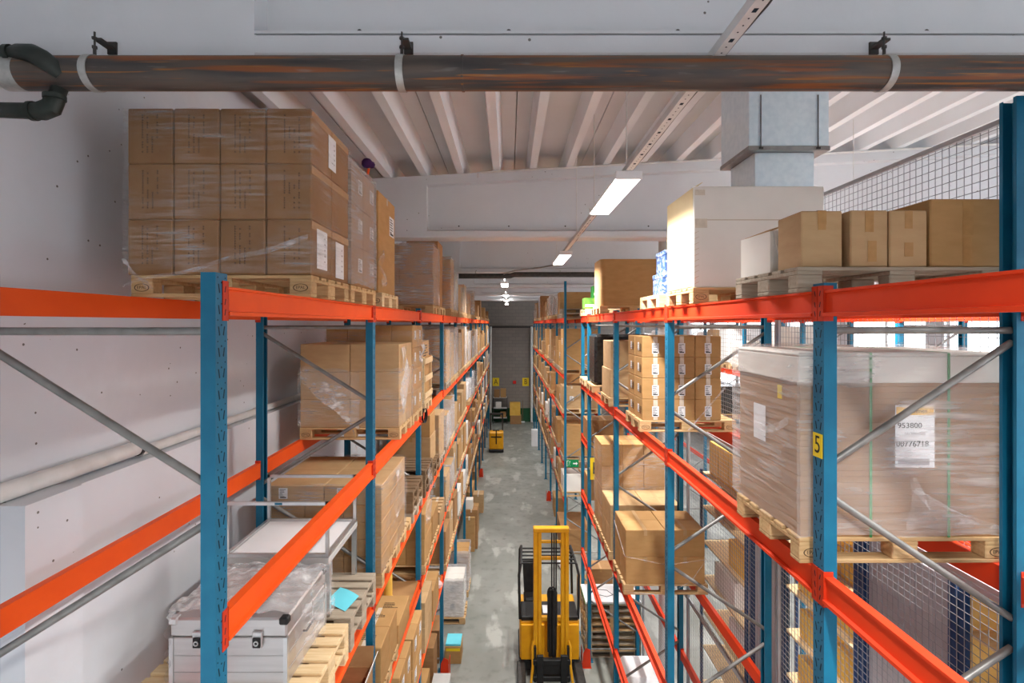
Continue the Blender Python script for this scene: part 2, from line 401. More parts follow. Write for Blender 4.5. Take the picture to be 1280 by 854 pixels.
for gi, gy in enumerate([GY[0]-5.87]+GY):
    g = MB(); x0, x1, xe = XU-.05, RIGHT+.1, -1.36
    bz = 8.63; T = .40
    def zprism(xa, xb, ya, yb, z0, top):       # top follows the roof slope
        vs = [(xa, ya, z0), (xb, ya, z0), (xb, yb, z0), (xa, yb, z0)]+[(xx, yy, zr(xx)+top) for xx, yy in ((xa, ya), (xb, ya), (xb, yb), (xa, yb))]
        g.add(vs, [(0, 3, 2, 1), (4, 5, 6, 7), (0, 1, 5, 4), (1, 2, 6, 5), (2, 3, 7, 6), (3, 0, 4, 7)])
    zprism(x0, xe, gy, gy+T, bz, -.004)
    g.prism([(gy, bz+.02), (gy+.02, bz), (gy+T-.02, bz), (gy+T, bz+.02), (gy+T, bz+.13), (gy+.26, bz+.17), (gy+.14, bz+.17), (gy+.14, bz+.112), (gy, bz+.112)], 'x', xe, x1)
    g.prism([(gy+.004, bz+.126), (gy+.141, bz+.126), (gy+.141, bz+.16), (gy+.05, bz+.150), (gy+.004, bz+.140)], 'x', xe, x1)  # added lip over an open slot, shaped to give a dark shade line
    zprism(xe, x1, gy+.15, gy+.25, bz+.15, -.004)
    vs = []
    for xx in (xe, x1):
        for yy, dz in ((gy, -.16), (gy+T, -.16), (gy+T, -.004), (gy, -.004)): vs.append((xx, yy, zr(xx)+dz))
    g.add(vs, [(0, 1, 2, 3)[::-1], (4, 5, 6, 7), (0, 4, 5, 1), (1, 5, 6, 2), (2, 6, 7, 3), (3, 7, 4, 0)])
    struct(g.build('ceiling_girder', 'girder'))
    # round cast-in anchor holes
    if gi in (1, 2):
        a = MB()
        for x in (-.84, -.0, .0+2.85/3*1.0, 2.35, 3.6):
            a.tube([(x, gy+.1495, bz+.215), (x, gy+.1455, bz+.215)], .013, 12)
        struct(a.build('trim_%d' % (gi+3), 'steel_dark'))

# pipe on the ledge
lp = MB(); lp.tube([(XU+.07, -1, LEDGE+.09), (XU+.07, 4.05, LEDGE+.09)], .055, 16); lp.ring((XU+.07, 4.06, LEDGE+.09), (0, 1, 0), .045, .062, .04, 16, 1)
o = lp.build('wall_pipe', ['pipe_white', 'steel_dark'], smooth=True); tag(o, 'thick white pipe lying on the left wall ledge with black end', 'pipe')
lp = MB(); lp.tube([(XU+.06, 4.10, LEDGE+.048), (XU+.06, BACK-.1, LEDGE+.048)], .040, 12)
for y in (6, 9, 12): lp.ring((XU+.06, y, LEDGE+.048), (0, 1, 0), .038, .047, .05, 14, 0)
tag(lp.build('wall_pipe', 'pipe_white', smooth=True), 'thinner white pipe continuing along the left wall ledge behind racks', 'pipe')

# ------------------------------------------------------------------ big overhead pipe
PY, PZ, PR = 2.695, EYE+313*2.695/FPX, .0845
root = empty('overhead_pipe', (0, PY, PZ)); tag(root, 'thick rusty brown steel pipe crossing below the nearest white girder', 'pipe')
p = MB(); p.tube([(-2.49, 0, 0), (-.24, 0, 0)], PR, 28); p.tube([(-.232, 0, 0), (4.2, 0, 0)], PR, 28)
p.ring((-.236, 0, 0), (1, 0, 0), PR-.01, PR+.004, .012, 28, 0); p.build('pipe_run', 'rust', root, smooth=True)
MB().tube([(-2.585, 0, 0), (-2.488, 0, 0)], PR+.001, 28).build('end_collar', 'clamp', root, smooth=True)
for cx in (-2.13, -.55, 1.93):
    c = MB(); c.ring((cx, 0, 0), (1, 0, 0), PR+.0005, PR+.005, .038, 28)
    cl = c.build('pipe_clamp', 'clamp', root, smooth=True)
    h = MB(); h.tube([(cx, .0, PR), (cx, .0, PR+.05)], .008, 8); h.tube([(cx, .0, PR+.03), (cx, .0, PR+.13)], .005, 8)
    h.tube([(cx, 0, PR+.045), (cx, 0, PR+.057)], .013, 6); h.tube([(cx, 0, PR+.092), (cx, 0, PR+.102)], .014, 6)
    h.box(cx-.006, cx+.034, .0, .104, PR+.088, PR+.10); h.box(cx-.008, cx+.04, .094, .1046, PR+.065, PR+.13)
    h.build('hanger_bolt', 'steel_dark', cl, smooth=True)
e = MB()
e.tube([(-2.95, -.05, .075), (-2.52, -.05, .078), (-2.46, -.06, .078), (-2.38, -.075, .062), (-2.32, -.085, .03), (-2.28, -.075, 0), (-2.255, -.05, -.03)], [.028, .029, .040, .047, .047, .043, .036], 18)
e.ring((-2.52, -.05, .078), (1, 0, 0), .028, .043, .024, 18)
e.build('branch_elbow', 'pipe_green', root, smooth=True)
e = MB(); e.tube([(-2.310, .0, -.075), (-2.310, -.015, -.115), (-2.310, -.03, -.15), (-2.325, -.03, -.185), (-2.375, -.03, -.205), (-2.425, -.03, -.205), (-3.075, -.03, -.185)], [.036, .036, .043, .047, .046, .040, .032], 18)
e.ring((-2.310, -.03, -.135), (0, 0, 1), .034, .049, .022, 18); e.ring((-2.420, -.03, -.205), (1, 0, 0), .034, .048, .022, 18)
e.build('branch_elbow', 'pipe_green', root, smooth=True)
# second pipe farther down the hall
root = empty('overhead_pipe', (0, GY[2]-.3, 8.50)); tag(root, 'dark pipe crossing under a far girder above the middle of the aisle', 'pipe')
p = MB(); p.tube([(-1.36, 0, 0), (-.2, 0, .0), (.05, 0, .005), (.15, 0, .04), (6, 0, .04)], .07, 14); p.build('pipe_run', 'steel_dark', root, smooth=True)
for cx in (-.9, 1.4): MB().tube([(cx, 0, .05), (cx, 0, .14), (cx, .31, .18)], .012, 8).build('pipe_clamp', 'clamp', root, smooth=True)
# conduits
c = MB(); pts = [(-.50, 8.62, zr(-.5)-.10), (-.50, 8.60, zr(-.5)-.028)]+[(x, 8.58, zr(x)-.028) for x in (-.47, 1, 2.4, 4, 6, 8.2)]
c.tube(pts, .016, 8); tag(c.build('conduit', 'pipe_white', smooth=True), 'thin white conduit running under the ceiling ribs before second girder', 'conduit')
c = MB(); c.tube([(1.25, 2.94, 8.775), (4.3, 2.94, 8.775)], .010, 8)
for x in (1.6, 2.35, 3.2): c.box(x-.012, x+.012, 2.925, 2.952, 8.76, 8.80)
tag(c.build('conduit', 'pipe_white', smooth=True), 'thin grey conduit clipped along recess of nearest girder, upper right', 'conduit')
# ------------------------------------------------------------------ lights on their rail
LX, LZ = 1.06, EYE+1.375
def ceiling_light(y0, y1, label, x=LX, z=LZ, power=None, rods=False, up=.32):
    root = empty('ceiling_light', (x, (y0+y1)/2, z)); tag(root, label, 'ceiling light', 'linear lamps under the ceiling')
    L = (y1-y0)/2
    h = MB(); h.prism([(-.115, -.085), (.115, -.085), (.115, -.07), (.045, -.028), (-.045, -.028), (-.115, -.07)], 'y', -L, L); h.build('housing', 'white', root)
    MB().box(-.105, .105, -L+.02, L-.02, -.098, -.0855, b=.006).build('diffuser', 'lamp', root)
    for s in (-1, 1): MB().box(-.118, .118, s*L-.012, s*L+.012, -.100, -.025, b=.006).build('end_cap', 'white', root)
    ld = bpy.data.lights.new('lamp_and_fill_light', 'AREA'); ld.shape = 'RECTANGLE'; ld.size = .2; ld.size_y = 2*L; ld.energy = power or LAMP_W
    ld.color = (1, .98, .95); ld.spread = math.radians(140)
    lo = bpy.data.objects.new('lamp_and_fill_light', ld); COL.objects.link(lo); lo.parent = root; lo.location = (0, 0, -.105)
    fill_light = ld.copy(); fill_light.energy = ld.energy*up; fill_light.spread = PI; fill_light.size = .06; fill_o = bpy.data.objects.new('lamp_and_fill_light', fill_light); COL.objects.link(fill_o); fill_o.parent = root; fill_o.location = (0, 0, -.022); fill_o.rotation_euler = (PI, 0, 0)  # added upward fill light that brightens the ceiling
    if rods:
        for s in (-1, 1): MB().tube([(0, s*L*.8, -.03), (0, s*L*.8, zr(x)-z+.1)], .005, 6).build('suspension_rod', 'pipe_white', root)
    return root
ceiling_light(4.62, 6.12, 'bright linear lamp nearest the camera, above the aisle on its rail', power=72)
ceiling_light(9.7, 11.3, 'second bright linear lamp along the rail, smaller in the distance', power=105)
ceiling_light(-1.5, 0, 'linear lamp on the rail directly above the photographer, outside view', power=150)
ceiling_light(-5.2, -3.7, 'linear lamp farthest back on the rail behind the photographer')
for i, y in enumerate((15.6, 21.6, 26.4, 31.4)):
    ceiling_light(y, y+1.5, 'small bright lamp over far aisle middle, %s after the rail bends' % ORD[i], x=-.13, z=8.50, rods=True, power=55)
for i, y in enumerate((1.5, 7.3, 13.2, 19.1, 25)):
    ceiling_light(y, y+1.5, 'linear lamp above the neighbouring aisle beyond the mesh, %s in its row' % ORD[i], x=4.9, z=8.55, rods=True, power=200 if i < 2 else 110, up=.02)
root = empty('lighting_rail', (LX, 0, LZ)); tag(root, 'long slotted grey lighting rail slanting across the ceiling above aisle', 'rail')
r = MB(); r.prism([(-.03, -.025), (.03, -.025), (.03, .025), (.024, .025), (.024, -.019), (-.024, -.019), (-.024, .025), (-.03, .025)], 'y', -5.5, 12.3)
r.build('channel', 'rail_paint', root)
h = MB(); y = .8
k = 0
while y < 8:
    if k % 4 == 0: h.prism([(-.010, y), (.010, y), (.010, y+.03), (-.010, y+.03)], 'z', -.0262, -.0248)
    else: h.tube([(0, y, -.0262), (0, y, -.0248)], .0045, 8)
    y += .055 if k % 4 else .075; k += 1
h.build('slots', 'hole', root)
c = MB(); c.tube([(.042, -5.5, .0)]+[(.042+.004*math.sin(y*9), y, .004*math.cos(y*7)) for y in [i*.25 for i in range(50)]], .011, 6); c.build('cable', 'steel_dark', root, smooth=True)
for y in (4.72, 6.5, 9.4, 11.6, 8.2): MB().tube([(0, y, .02), (0, y, zr(LX)-LZ+.06)], .006, 6).build('suspension_rod', 'pipe_white', root)
MB().tube([(0, 12.2, 0), (-.3, 12.6, -.02), (-.9, 13.2, -.03), (-1.19, 14.0, -.03), (-1.19, 33, -.03)], .018, 6).build('cable_run', 'galv', root, smooth=True)

# ------------------------------------------------------------------ zinc air duct
D0 = 5.5
root = empty('air_duct', (2.94, D0+.36, 9.05)); tag(root, 'shiny galvanised square air duct hanging from ceiling on the right', 'duct')
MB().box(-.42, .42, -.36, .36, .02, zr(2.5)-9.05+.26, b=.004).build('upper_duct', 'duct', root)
f = MB(); f.box(-.43, .43, -.37, .37, -.03, .018, b=.004); f.build('flange', 'galv', root)
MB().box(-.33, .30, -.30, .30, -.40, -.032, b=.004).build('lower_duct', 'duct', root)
f = MB(); f.box(-.345, .315, -.315, .315, -.43, -.40); f.build('outlet_rim', 'galv', root)
for x in (-.30, .30):
    f = MB(); f.tube([(x, -.372, -.01), (x, -.372, .55)], .006, 6); f.box(x-.02, x+.02, -.385, -.362, -.02, .0); f.build('hanger_rod', 'steel_dark', root)

# ------------------------------------------------------------------ uprights
def post_profile(sg, face):
    # closed side at x=0 looking towards the aisle; opens away from it
    P = [(0, -.05), (0, .05), (.07, .05), (.07, .03), (.066, .03), (.066, .046), (.004, .046), (.004, -.046), (.066, -.046), (.066, -.03), (.07, -.03), (.07, -.05)]
    return [(face+sg*u, v) for u, v in P]
MESHCACHE = {}
def upright_mesh(sg, h, holes):
    k = ('up', sg, round(h, 2), holes)
    if k in MESHCACHE: return MESHCACHE[k]
    mb = MB(); mb.prism(post_profile(sg, 0), 'z', .012, h)
    if holes:
        xa, xb = (-.0006, .001) if sg > 0 else (-.001, .0006)
        z = max(.3, h-4.6)
        while z < h-.06:
            for s in (-1, 1):
                q = [(s*.030, z+.048), (s*.022, z+.048), (s*.012, z+.008), (s*.020, z+.004)]
                mb.prism(q, 'x', xa, xb, 1)
                mb.tube([(xa, s*.032, z+.078), (xb, s*.032, z+.078)], .0038, 8, 1)
            mb.tube([(xa, 0, z+.055), (xb, 0, z+.055)], .005, 8, 1)
            z += .1
    MESHCACHE[k] = mb.mesh('upright', ['blue', 'hole']); return MESHCACHE[k]
def bplate():
    if 'bp' not in MESHCACHE: MESHCACHE['bp'] = MB().box(-.075, .075, -.075, .075, 0, .012).mesh('base_plate', 'blue')
    return MESHCACHE['bp']
def brace_mesh(w, dz):
    k = ('br', round(w, 3), round(dz, 3))
    if k not in MESHCACHE:
        mb = MB(); mb.tube([(0, 0, 0), (w, 0, dz)], .019, 10); MESHCACHE[k] = mb.mesh('brace', 'brace_steel', True)
    return MESHCACHE[k]
def upright_frame(xf, sg, yc, hf, hr, label, group, near=False, zmin=0):
    FD_ = FDL if sg < 0 else FD
    root = empty('upright_frame', (xf, yc, 0)); tag(root, label, 'rack upright', group)
    obj('upright', upright_mesh(sg, hf, near), root); obj('upright', upright_mesh(-sg, hr, False), root, (sg*FD_, 0, 0))
    obj('base_plate', bplate(), root, (sg*.035, 0, 0)); obj('base_plate', bplate(), root, (sg*(FD_-.035), 0, 0))
    a, b = sg*.05, sg*(FD_-.05)
    def br(x0, z0, x1, z1):
        o = obj('brace', brace_mesh(x1-x0, z1-z0), root, (x0, 0, z0))
    br(a, 7.165, b, 7.165)
    z = 7.10
    while z > .8:
        br(b, z, a, z-.67); z -= .83
        if z-.67 < .1: break
        br(a, z, b, z-.67); z -= .83
    br(a, .25, b, .25)
    return root
for k, y in enumerate(YL):
    upright_frame(XL, -1, y, 7.44 if k != 4 else 7.75, 7.44, 'blue upright frame of the left rack, %s from the camera' % ORD[k], 'left rack uprights', k < 3)
for k, y in enumerate(YR):
    lab = 'blue upright frame of the near right rack, %s from the front' % ORD[k] if k != 1 else 'blue upright frame wearing the yellow number plate on the right'
    upright_frame(XR, 1, y, 7.42, 8.42 if k < 5 else 7.42, lab, 'near right rack uprights', k in (1, 2, 3))
for k, y in enumerate(YF):
    upright_frame(XR, 1, y, 8.5 if k == 0 else 7.46, 7.46, ('tall blue end frame of the far right rack beyond the passage' if k == 0 else 'blue upright frame of the far right rack, %s after the passage' % ORD[k]), 'far right rack uprights')
for k, y in enumerate(YB):
    upright_frame(XB, 1, y, 7.6, 7.6, 'blue upright frame of the rack beyond the mesh, %s from front' % ORD[k], 'uprights beyond the mesh')

# ------------------------------------------------------------------ beams
def beam_proto(L, sg, paint='orange'):
    # local: origin at top front edge, start of span; aisle is -sg in x
    k = ('beam', round(L, 2), sg, paint)
    if k in MESHCACHE: return MESHCACHE[k]
    P = [(.0, 0), (-.048, 0), (-.048, -.14), (.012, -.14), (.012, -.122), (-.010, -.118), (-.010, -.016), (.0, -.012)]
    mb = MB(); mb.prism([(-sg*u, z) for u, z in P], 'y', .004, L-.004)
    c = MB(); c.box(*sorted((-sg*.0055, -sg*.0008)), -.046, .004, -.165, .025); c.box(*sorted((sg*.048, -sg*.0055)), .0005, .0045, -.165, .025)
    for z in (-.14, -.09, -.03): c.prism([(-.034, z), (-.028, z), (-.020, z+.028), (-.026, z+.03)], 'x', *sorted((-sg*.0062, -sg*.0052)), 1)
    c2 = MB(); c2.box(*sorted((-sg*.0055, -sg*.0008)), L-.004, L+.046, -.165, .025); c2.box(*sorted((sg*.048, -sg*.0055)), L-.0045, L-.0005, -.165, .025)
    for z in (-.14, -.09, -.03): c2.prism([(L+.034, z), (L+.028, z), (L+.020, z+.028), (L+.026, z+.03)], 'x', *sorted((-sg*.0062, -sg*.0052)), 1)
    MESHCACHE[k] = (mb.mesh('rack_beam', paint), c.mesh('end_connector', ['orange_plate', 'hole']), c2.mesh('end_connector', ['orange_plate', 'hole']))
    return MESHCACHE[k]
LNAME = ['top', 'second', 'third', 'fourth', 'fifth']
def beams(xf, sg, ya, yb, levels, bay, rackname, group, rear=True, names=LNAME):
    L = yb-ya-.10
    for li, z in enumerate(levels):
        for side in ((0, 1) if rear else (0,)):
            s = sg if side == 0 else -sg
            x = xf if side == 0 else xf+sg*(FDL if sg < 0 else FD)
            me, c1, c2 = beam_proto(L, s, 'orange' if sg < 0 else 'orange_shaded')
            o = obj('rack_beam', me, None, (x, ya+.05, z))
            obj('end_connector', c1, o); obj('end_connector', c2, o)
            tag(o, 'orange %s beam, %s level, %s bay of the %s' % ('front' if side == 0 else 'rear', names[li], bay, rackname), 'rack beam', group)
for k in range(12): beams(XL, -1, YL[k], YL[k+1], LEV_L, ORD[k], 'left rack', 'left rack beams')
for k in range(5):
    lv = LEV_R if k < 4 else [7.38, 5.85, 4.65, 3.35, 2.0]
    beams(XR, 1, YR[k], YR[k+1], lv, ORD[k] if k < 4 else 'narrow last', 'near right rack', 'near right rack beams', names=LNAME if k == 4 else ['top', 'second', 'third', 'lowest'])
for k in range(7): beams(XR, 1, YF[k], YF[k+1], LEV_F, ORD[k], 'far right rack', 'far right rack beams')
for k in range(8): beams(XB, 1, YB[k], YB[k+1], LEV_B, ORD[k], 'rack beyond the mesh', 'beams beyond the mesh')
# orange foot guards
def foot_guard(x, y, sg, label):
    mb = MB(); mb.prism([(-.09, 0), (.09, 0), (.075, .38), (-.02, .42), (-.075, .30)], 'y', -.075, -.067)
    mb.box(*sorted((-sg*.10, -sg*.09)), -.075, .075, 0, .4); mb.box(-.1, .1, -.09, .09, 0, .008)
    o = mb.build('foot_guard', 'orange_plate', None, (x-sg*.02, y, 0.0)); tag(o, label, 'rack guard', 'orange upright guards')
foot_guard(XL+.035, YL[3]-.17, -1, 'orange steel guard at the foot of left rack upright, nearest visible')
foot_guard(XL+.035, YL[8]-.17, -1, 'orange steel guard at the foot of a far left rack upright')
foot_guard(XR-.035, YR[4]-.17, 1, 'orange steel guard at upright foot beside the stack of pallets')
foot_guard(XR-.035, YF[2]-.17, 1, 'orange steel guard at a far right rack upright foot')

# ------------------------------------------------------------------ pallets
def pallet_meshes(mat):
    k = ('pal', mat)
    if k in MESHCACHE: return MESHCACHE[k]
    d = MB(); z0 = .100
    for x in (-.5275, 0, .5275): d.box(x-.0725, x+.0725, -.4, .4, z0, z0+.022, b=.003)
    for y, wd in ((-.3275, .145), (-.1625, .10), (0, .145), (.1625, .10), (.3275, .145)):
        d.box(-.6, .6, y-wd/2, y+wd/2, z0+.0222, z0+.044, b=.004)
    bt = MB()
    for y, wd in ((-.35, .10), (0, .145), (.35, .10)): bt.box(-.6, .6, y-wd/2, y+wd/2, 0, .022, b=.004)
    bl = MB().box(-.0725, .0725, -.05, .05, .0222, .0998, b=.005)
    bw = MB().box(-.0725, .0725, -.0725, .0725, .0222, .0998, b=.005)
    one = MB()
    for mb in (d, bt): one.v, one.f, one.m = one.v+mb.v, one.f+[tuple(i+len(one.v) for i in q) for q in mb.f], one.m+mb.m
    for x in (-.5275, 0, .5275):
        for y in (-.35, 0, .35):
            wd = .0725 if y == 0 else .05
            one.box(x-.0725, x+.0725, y-wd, y+wd, .0222, .0998)
    MESHCACHE[k] = (d.mesh('top_deck', mat), bt.mesh('bottom_deck', mat), bl.mesh('block', mat), bw.mesh('block', mat), one.mesh('euro_pallet', mat))
    return MESHCACHE[k]
STAMP = None
def pallet(x, y, z, label, mat='wood', near=False, rz=None, group='pallets in the racks', stamp=False):
    global STAMP
    rz = random.uniform(-.008, .008) if rz is None else rz
    d, bt, bl, bw, one = pallet_meshes(mat)
    if not near:
        o = obj('euro_pallet', one, None, (x, y, z), rz); return tag(o, label, 'pallet', group)
    root = empty('euro_pallet', (x, y, z), rz); tag(root, label, 'pallet', group)
    obj('top_deck', d, root); obj('bottom_deck', bt, root)
    for bx in (-.5275, 0, .5275):
        for by in (-.35, 0, .35):
            b = obj('block', bw if by == 0 else bl, root, (bx, by, 0))
            if by == -.35 and bx != 0 and stamp:
                if STAMP is None:
                    s = MB(); s.ring((0, -.0506, .061), (0, 1, 0), .023, .0265, .001, 24, 0, 1.9); STAMP = (s.mesh('burnt_stamp', 'stamp'), text_mesh('EPAL', .030, 'stamp'))
                st = obj('burnt_stamp', STAMP[0], b)
                t = bpy.data.objects.new('stamp_lettering', STAMP[1]); COL.objects.link(t); t.parent = b; t.location = (0, -.0506, .061); t.rotation_euler = (PI/2, 0, 0)
    return root
PH = .144

# ------------------------------------------------------------------ cartons
PT = [0.0]
def patch(mb, f, dim, u, v, a, b, t0=.0004, t1=.0014, m=0):
    w, d, h = dim; t0 += PT[0]; t1 += PT[0]
    if f == 'N': mb.box(u-a/2, u+a/2, -d/2-t1, -d/2-t0, v-b/2, v+b/2, m)
    if f == 'S': mb.box(u-a/2, u+a/2, d/2+t0, d/2+t1, v-b/2, v+b/2, m)
    if f == 'E': mb.box(w/2+t0, w/2+t1, u-a/2, u+a/2, v-b/2, v+b/2, m)
    if f == 'W': mb.box(-w/2-t1, -w/2-t0, u-a/2, u+a/2, v-b/2, v+b/2, m)
    if f == 'T': mb.box(u-a/2, u+a/2, v-b/2, v+b/2, h+t0, h+t1, m)
def carton_meshes(w, d, h, mat, parts):
    key = ('c', round(w, 3), round(d, 3), round(h, 3), mat, parts)
    if key in MESHCACHE: return MESHCACHE[key]
    dim = (w, d, h); out = []
    body = MB().box(-w/2, w/2, -d/2, d/2, 0, h, b=.007)
    out.append(('carton', body.mesh('carton', mat)))
    rng = random.Random(str(key))
    for ip, pt in enumerate(parts):
        PT[0] = ip*.0012; kind = pt[0]; mb = MB()
        if kind == 'tape':
            tm = pt[1] if len(pt) > 1 else 'tape'
            patch(mb, 'T', dim, 0, 0, .05, d); patch(mb, 'N', dim, 0, h-.04, .05, .08); patch(mb, 'S', dim, 0, h-.04, .05, .08)
            out.append(('packing_tape', mb.mesh('packing_tape', tm)))
        if kind == 'tapex':                     # tape along x, seen on the aisle side
            patch(mb, 'T', dim, 0, 0, w, .05); patch(mb, 'E', dim, 0, h-.04, .05, .08); patch(mb, 'W', dim, 0, h-.04, .05, .08)
            out.append(('packing_tape', mb.mesh('packing_tape', 'tape_clear')))
        if kind == 'strip':                     # (strip, face, u, v, a, b)
            patch(mb, *([pt[1], dim]+list(pt[2:6]))); out.append(('packing_tape', mb.mesh('packing_tape', pt[6] if len(pt) > 6 else 'tape')))
        if kind == 'label':                     # (label, face, u, v, a, b)
            f, u, v, a, b = pt[1:6]
            patch(mb, f, dim, u, v, a, b)
            n = 6
            for i in range(n):
                l = a*rng.uniform(.3, .75); patch(mb, f, dim, u-a*.4+l/2, v+b*.36-i*b*.13, l, b*.05, .0015, .0019, 1)
            patch(mb, f, dim, u, v-b*.38, a*.7, b*.10, .0015, .0019, 1)
            out.append(('paper_label', mb.mesh('paper_label', ['paper', 'ink'])))
        if kind == 'marks':                     # columns of small printed characters
            f, u, v, a, b = pt[1:6]; ncol = 4
            for i in range(ncol):
                cu = u-a/2+a*(i+.5)/ncol; n = int(b/.016)
                st = rng.choice((0, 0, n//3, n//2)); en = rng.choice((n, n, n*2//3))
                for j in range(st, en):
                    if rng.random() < .22: continue
                    cv = v+b/2-(j+.5)*b/n; s = b/n*.72
                    patch(mb, f, dim, cu-s*.2, cv, s*.35, s, .0004, .0009); patch(mb, f, dim, cu+s*.25, cv+s*.1*rng.uniform(-1, 1), s*.30, s*.7, .0004, .0009)
            out.append(('printed_text', mb.mesh('printed_text', 'ink_soft')))
        if kind == 'lines':
            f, u, v, a, b = pt[1:6]; n = 5
            for j in range(n):
                l = a*rng.uniform(.5, 1); 
                x = u-a/2; cv = v+b/2-(j+.5)*b/n
                while x < u-a/2+l:
                    g = rng.uniform(.012, .03); patch(mb, f, dim, x+g/2, cv, g*.8, b/n*.5, .0004, .0009); x += g
            out.append(('printed_text', mb.mesh('printed_text', 'ink_soft')))
        if kind == 'seam':
            patch(mb, 'T', dim, 0, 0, w*.96, .004, .0002, .0006); out.append(('flap_seam', mb.mesh('flap_seam', 'flute')))
    PT[0] = 0.0; MESHCACHE[key] = out; return out
FARY = 24.0
FARMB = MB(); FARMATS = ['card', 'card_pale', 'card_dark', 'card_white']
def carton(x, y, z, w, d, h, label, mat='card', parts=(('tape',),), group=None, rz=None, cat='carton', name='carton'):
    if FARY < y < BACK-1 and mat in FARMATS:
        FARMB.box(x-w/2, x+w/2, y-d/2, y+d/2, z, z+h, FARMATS.index(mat), b=.006); return None
    ms = carton_meshes(w, d, h, mat, tuple(parts))
    rz = random.uniform(-.006, .006) if rz is None else rz
    o = obj(name, ms[0][1], None, (x, y, z), rz); tag(o, label, cat, group)
    for nm, me in ms[1:]: obj(nm, me, o)
    return o
def stack(phrase, sg, xa, y0, z, cols, rows, deep, w, d, h, mat='card', parts=(('tape',),), aparts=None, adj='brown', gap=.004, allc=False, jit=.003, skip=(), front=99, inner_top=True):
    """cartons stacked from the aisle face xa away from it (sg), from depth y0 back; unseen inner cartons are left out"""
    grp = 'cartons in '+phrase; rn = ['bottom', 'lower', 'middle', 'upper', 'high', 'top']
    for r in range(rows):
        rname = 'top' if r == rows-1 else 'bottom' if r == 0 else ('middle' if rows == 3 else '%s-lowest' % ORD[r])
        for c in range(cols):
            for q in range(deep):
                if not (allc or (q == 0 and c < front) or c == 0 or (r == rows-1 and c < front and (inner_top or q == 0))): continue
                if (c, r, q) in skip: continue
                x = xa+sg*(w/2+c*(w+gap)); y = y0+d/2+q*(d+gap)
                fr = 'front' if q == 0 else ('rear' if q == deep-1 else 'middle')
                cn = 'only' if cols == 1 else 'aisle' if c == 0 else 'innermost' if c == cols-1 else ORD[c]
                lab = '%s carton, %s row, %s %s column, %s' % (adj, rname, fr, cn, phrase)
                if rows == 1: lab = lab.replace('top row, ', '')
                pp = parts if (aparts is None or c) else aparts
                carton(x+random.uniform(-jit, 0)*-sg*0+0, y, z+r*(h+.0012), w, d, h, lab, mat, pp, grp)
def film(x0, x1, y0, y1, z0, z1, label, mat='film', group='stretch film', amp=.010, top=False, off=.014, host=None):
    x0, x1, y0, y1 = x0-off, x1+off, y0-off, y1+off
    rng = random.Random(label); mb = MB(); n = 8; per = []
    for i in range(n): per.append((x0+(x1-x0)*i/n, y0))
    for i in range(n): per.append((x1, y0+(y1-y0)*i/n))
    for i in range(n): per.append((x1-(x1-x0)*i/n, y1))
    for i in range(n): per.append((x0, y1-(y1-y0)*i/n))
    R = 14; vs, fs = [], []; cx, cy = (x0+x1)/2, (y0+y1)/2; P = len(per)
    for r in range(R+1):
        t = r/R
        for i, (px, py) in enumerate(per):
            k = 1+amp*rng.uniform(0, 1)*(1 if 0 < r < R else .3)
            vs.append((cx+(px-cx)*k, cy+(py-cy)*k, z0+(z1-z0)*t+(rng.uniform(-.008, .02) if r in (0, R) else 0)))
    for r in range(R):
        for i in range(P): fs.append((r*P+i, r*P+(i+1) % P, (r+1)*P+(i+1) % P, (r+1)*P+i))
    if top:
        b = len(vs); 
        for i, (px, py) in enumerate(per): vs.append((cx+(px-cx)*.55, cy+(py-cy)*.55, z1+.012+rng.uniform(0, .012)))
        vs.append((cx, cy, z1+.02))
        for i in range(P): fs.append((R*P+i, R*P+(i+1) % P, b+(i+1) % P, b+i)); fs.append((b+i, b+(i+1) % P, b+P))
    mb.add(vs, fs); o = mb.build('stretch_film', mat, smooth=True)
    if host is not None:
        o.parent = host; hl = Matrix.Translation(host.location) @ Matrix.Rotation(host.rotation_euler.z, 4, 'Z'); o.matrix_parent_inverse = hl.inverted(); return o
    return tag(o, label, 'stretch film', group)
def rag(pts_fn, nu, nv, label, mat='film_loose', group='loose film'):
    mb = MB(); vs = [pts_fn(i/nu, j/nv) for i in range(nu+1) for j in range(nv+1)]
    fs = [(i*(nv+1)+j, (i+1)*(nv+1)+j, (i+1)*(nv+1)+j+1, i*(nv+1)+j+1) for i in range(nu) for j in range(nv)]
    mb.add(vs, fs); o = mb.build('loose_film', mat, smooth=True); return tag(o, label, 'stretch film', group)
def slotL(k, s): return YL[k]+.125+.875*s
def slotR(k, s): return YR[k]+.125+.860*s
PAX = -1.307                       # aisle edge of pallets, left
PAR = 1.634                        # aisle edge of pallets, right
def pl(k, s, lv, label, mat='wood', near=True, z=None, stamp=True):
    return pallet(PAX-.6, slotL(k, s)+.4, LEV_L[lv] if z is None else z, label, mat, near, stamp=stamp)
def pr(k, s, lv, label, mat='wood', near=True, z=None, stamp=True):
    return pallet(PAR+.6, slotR(k, s)+.4, LEV_R[lv] if z is None else z, label, mat, near, stamp=stamp)

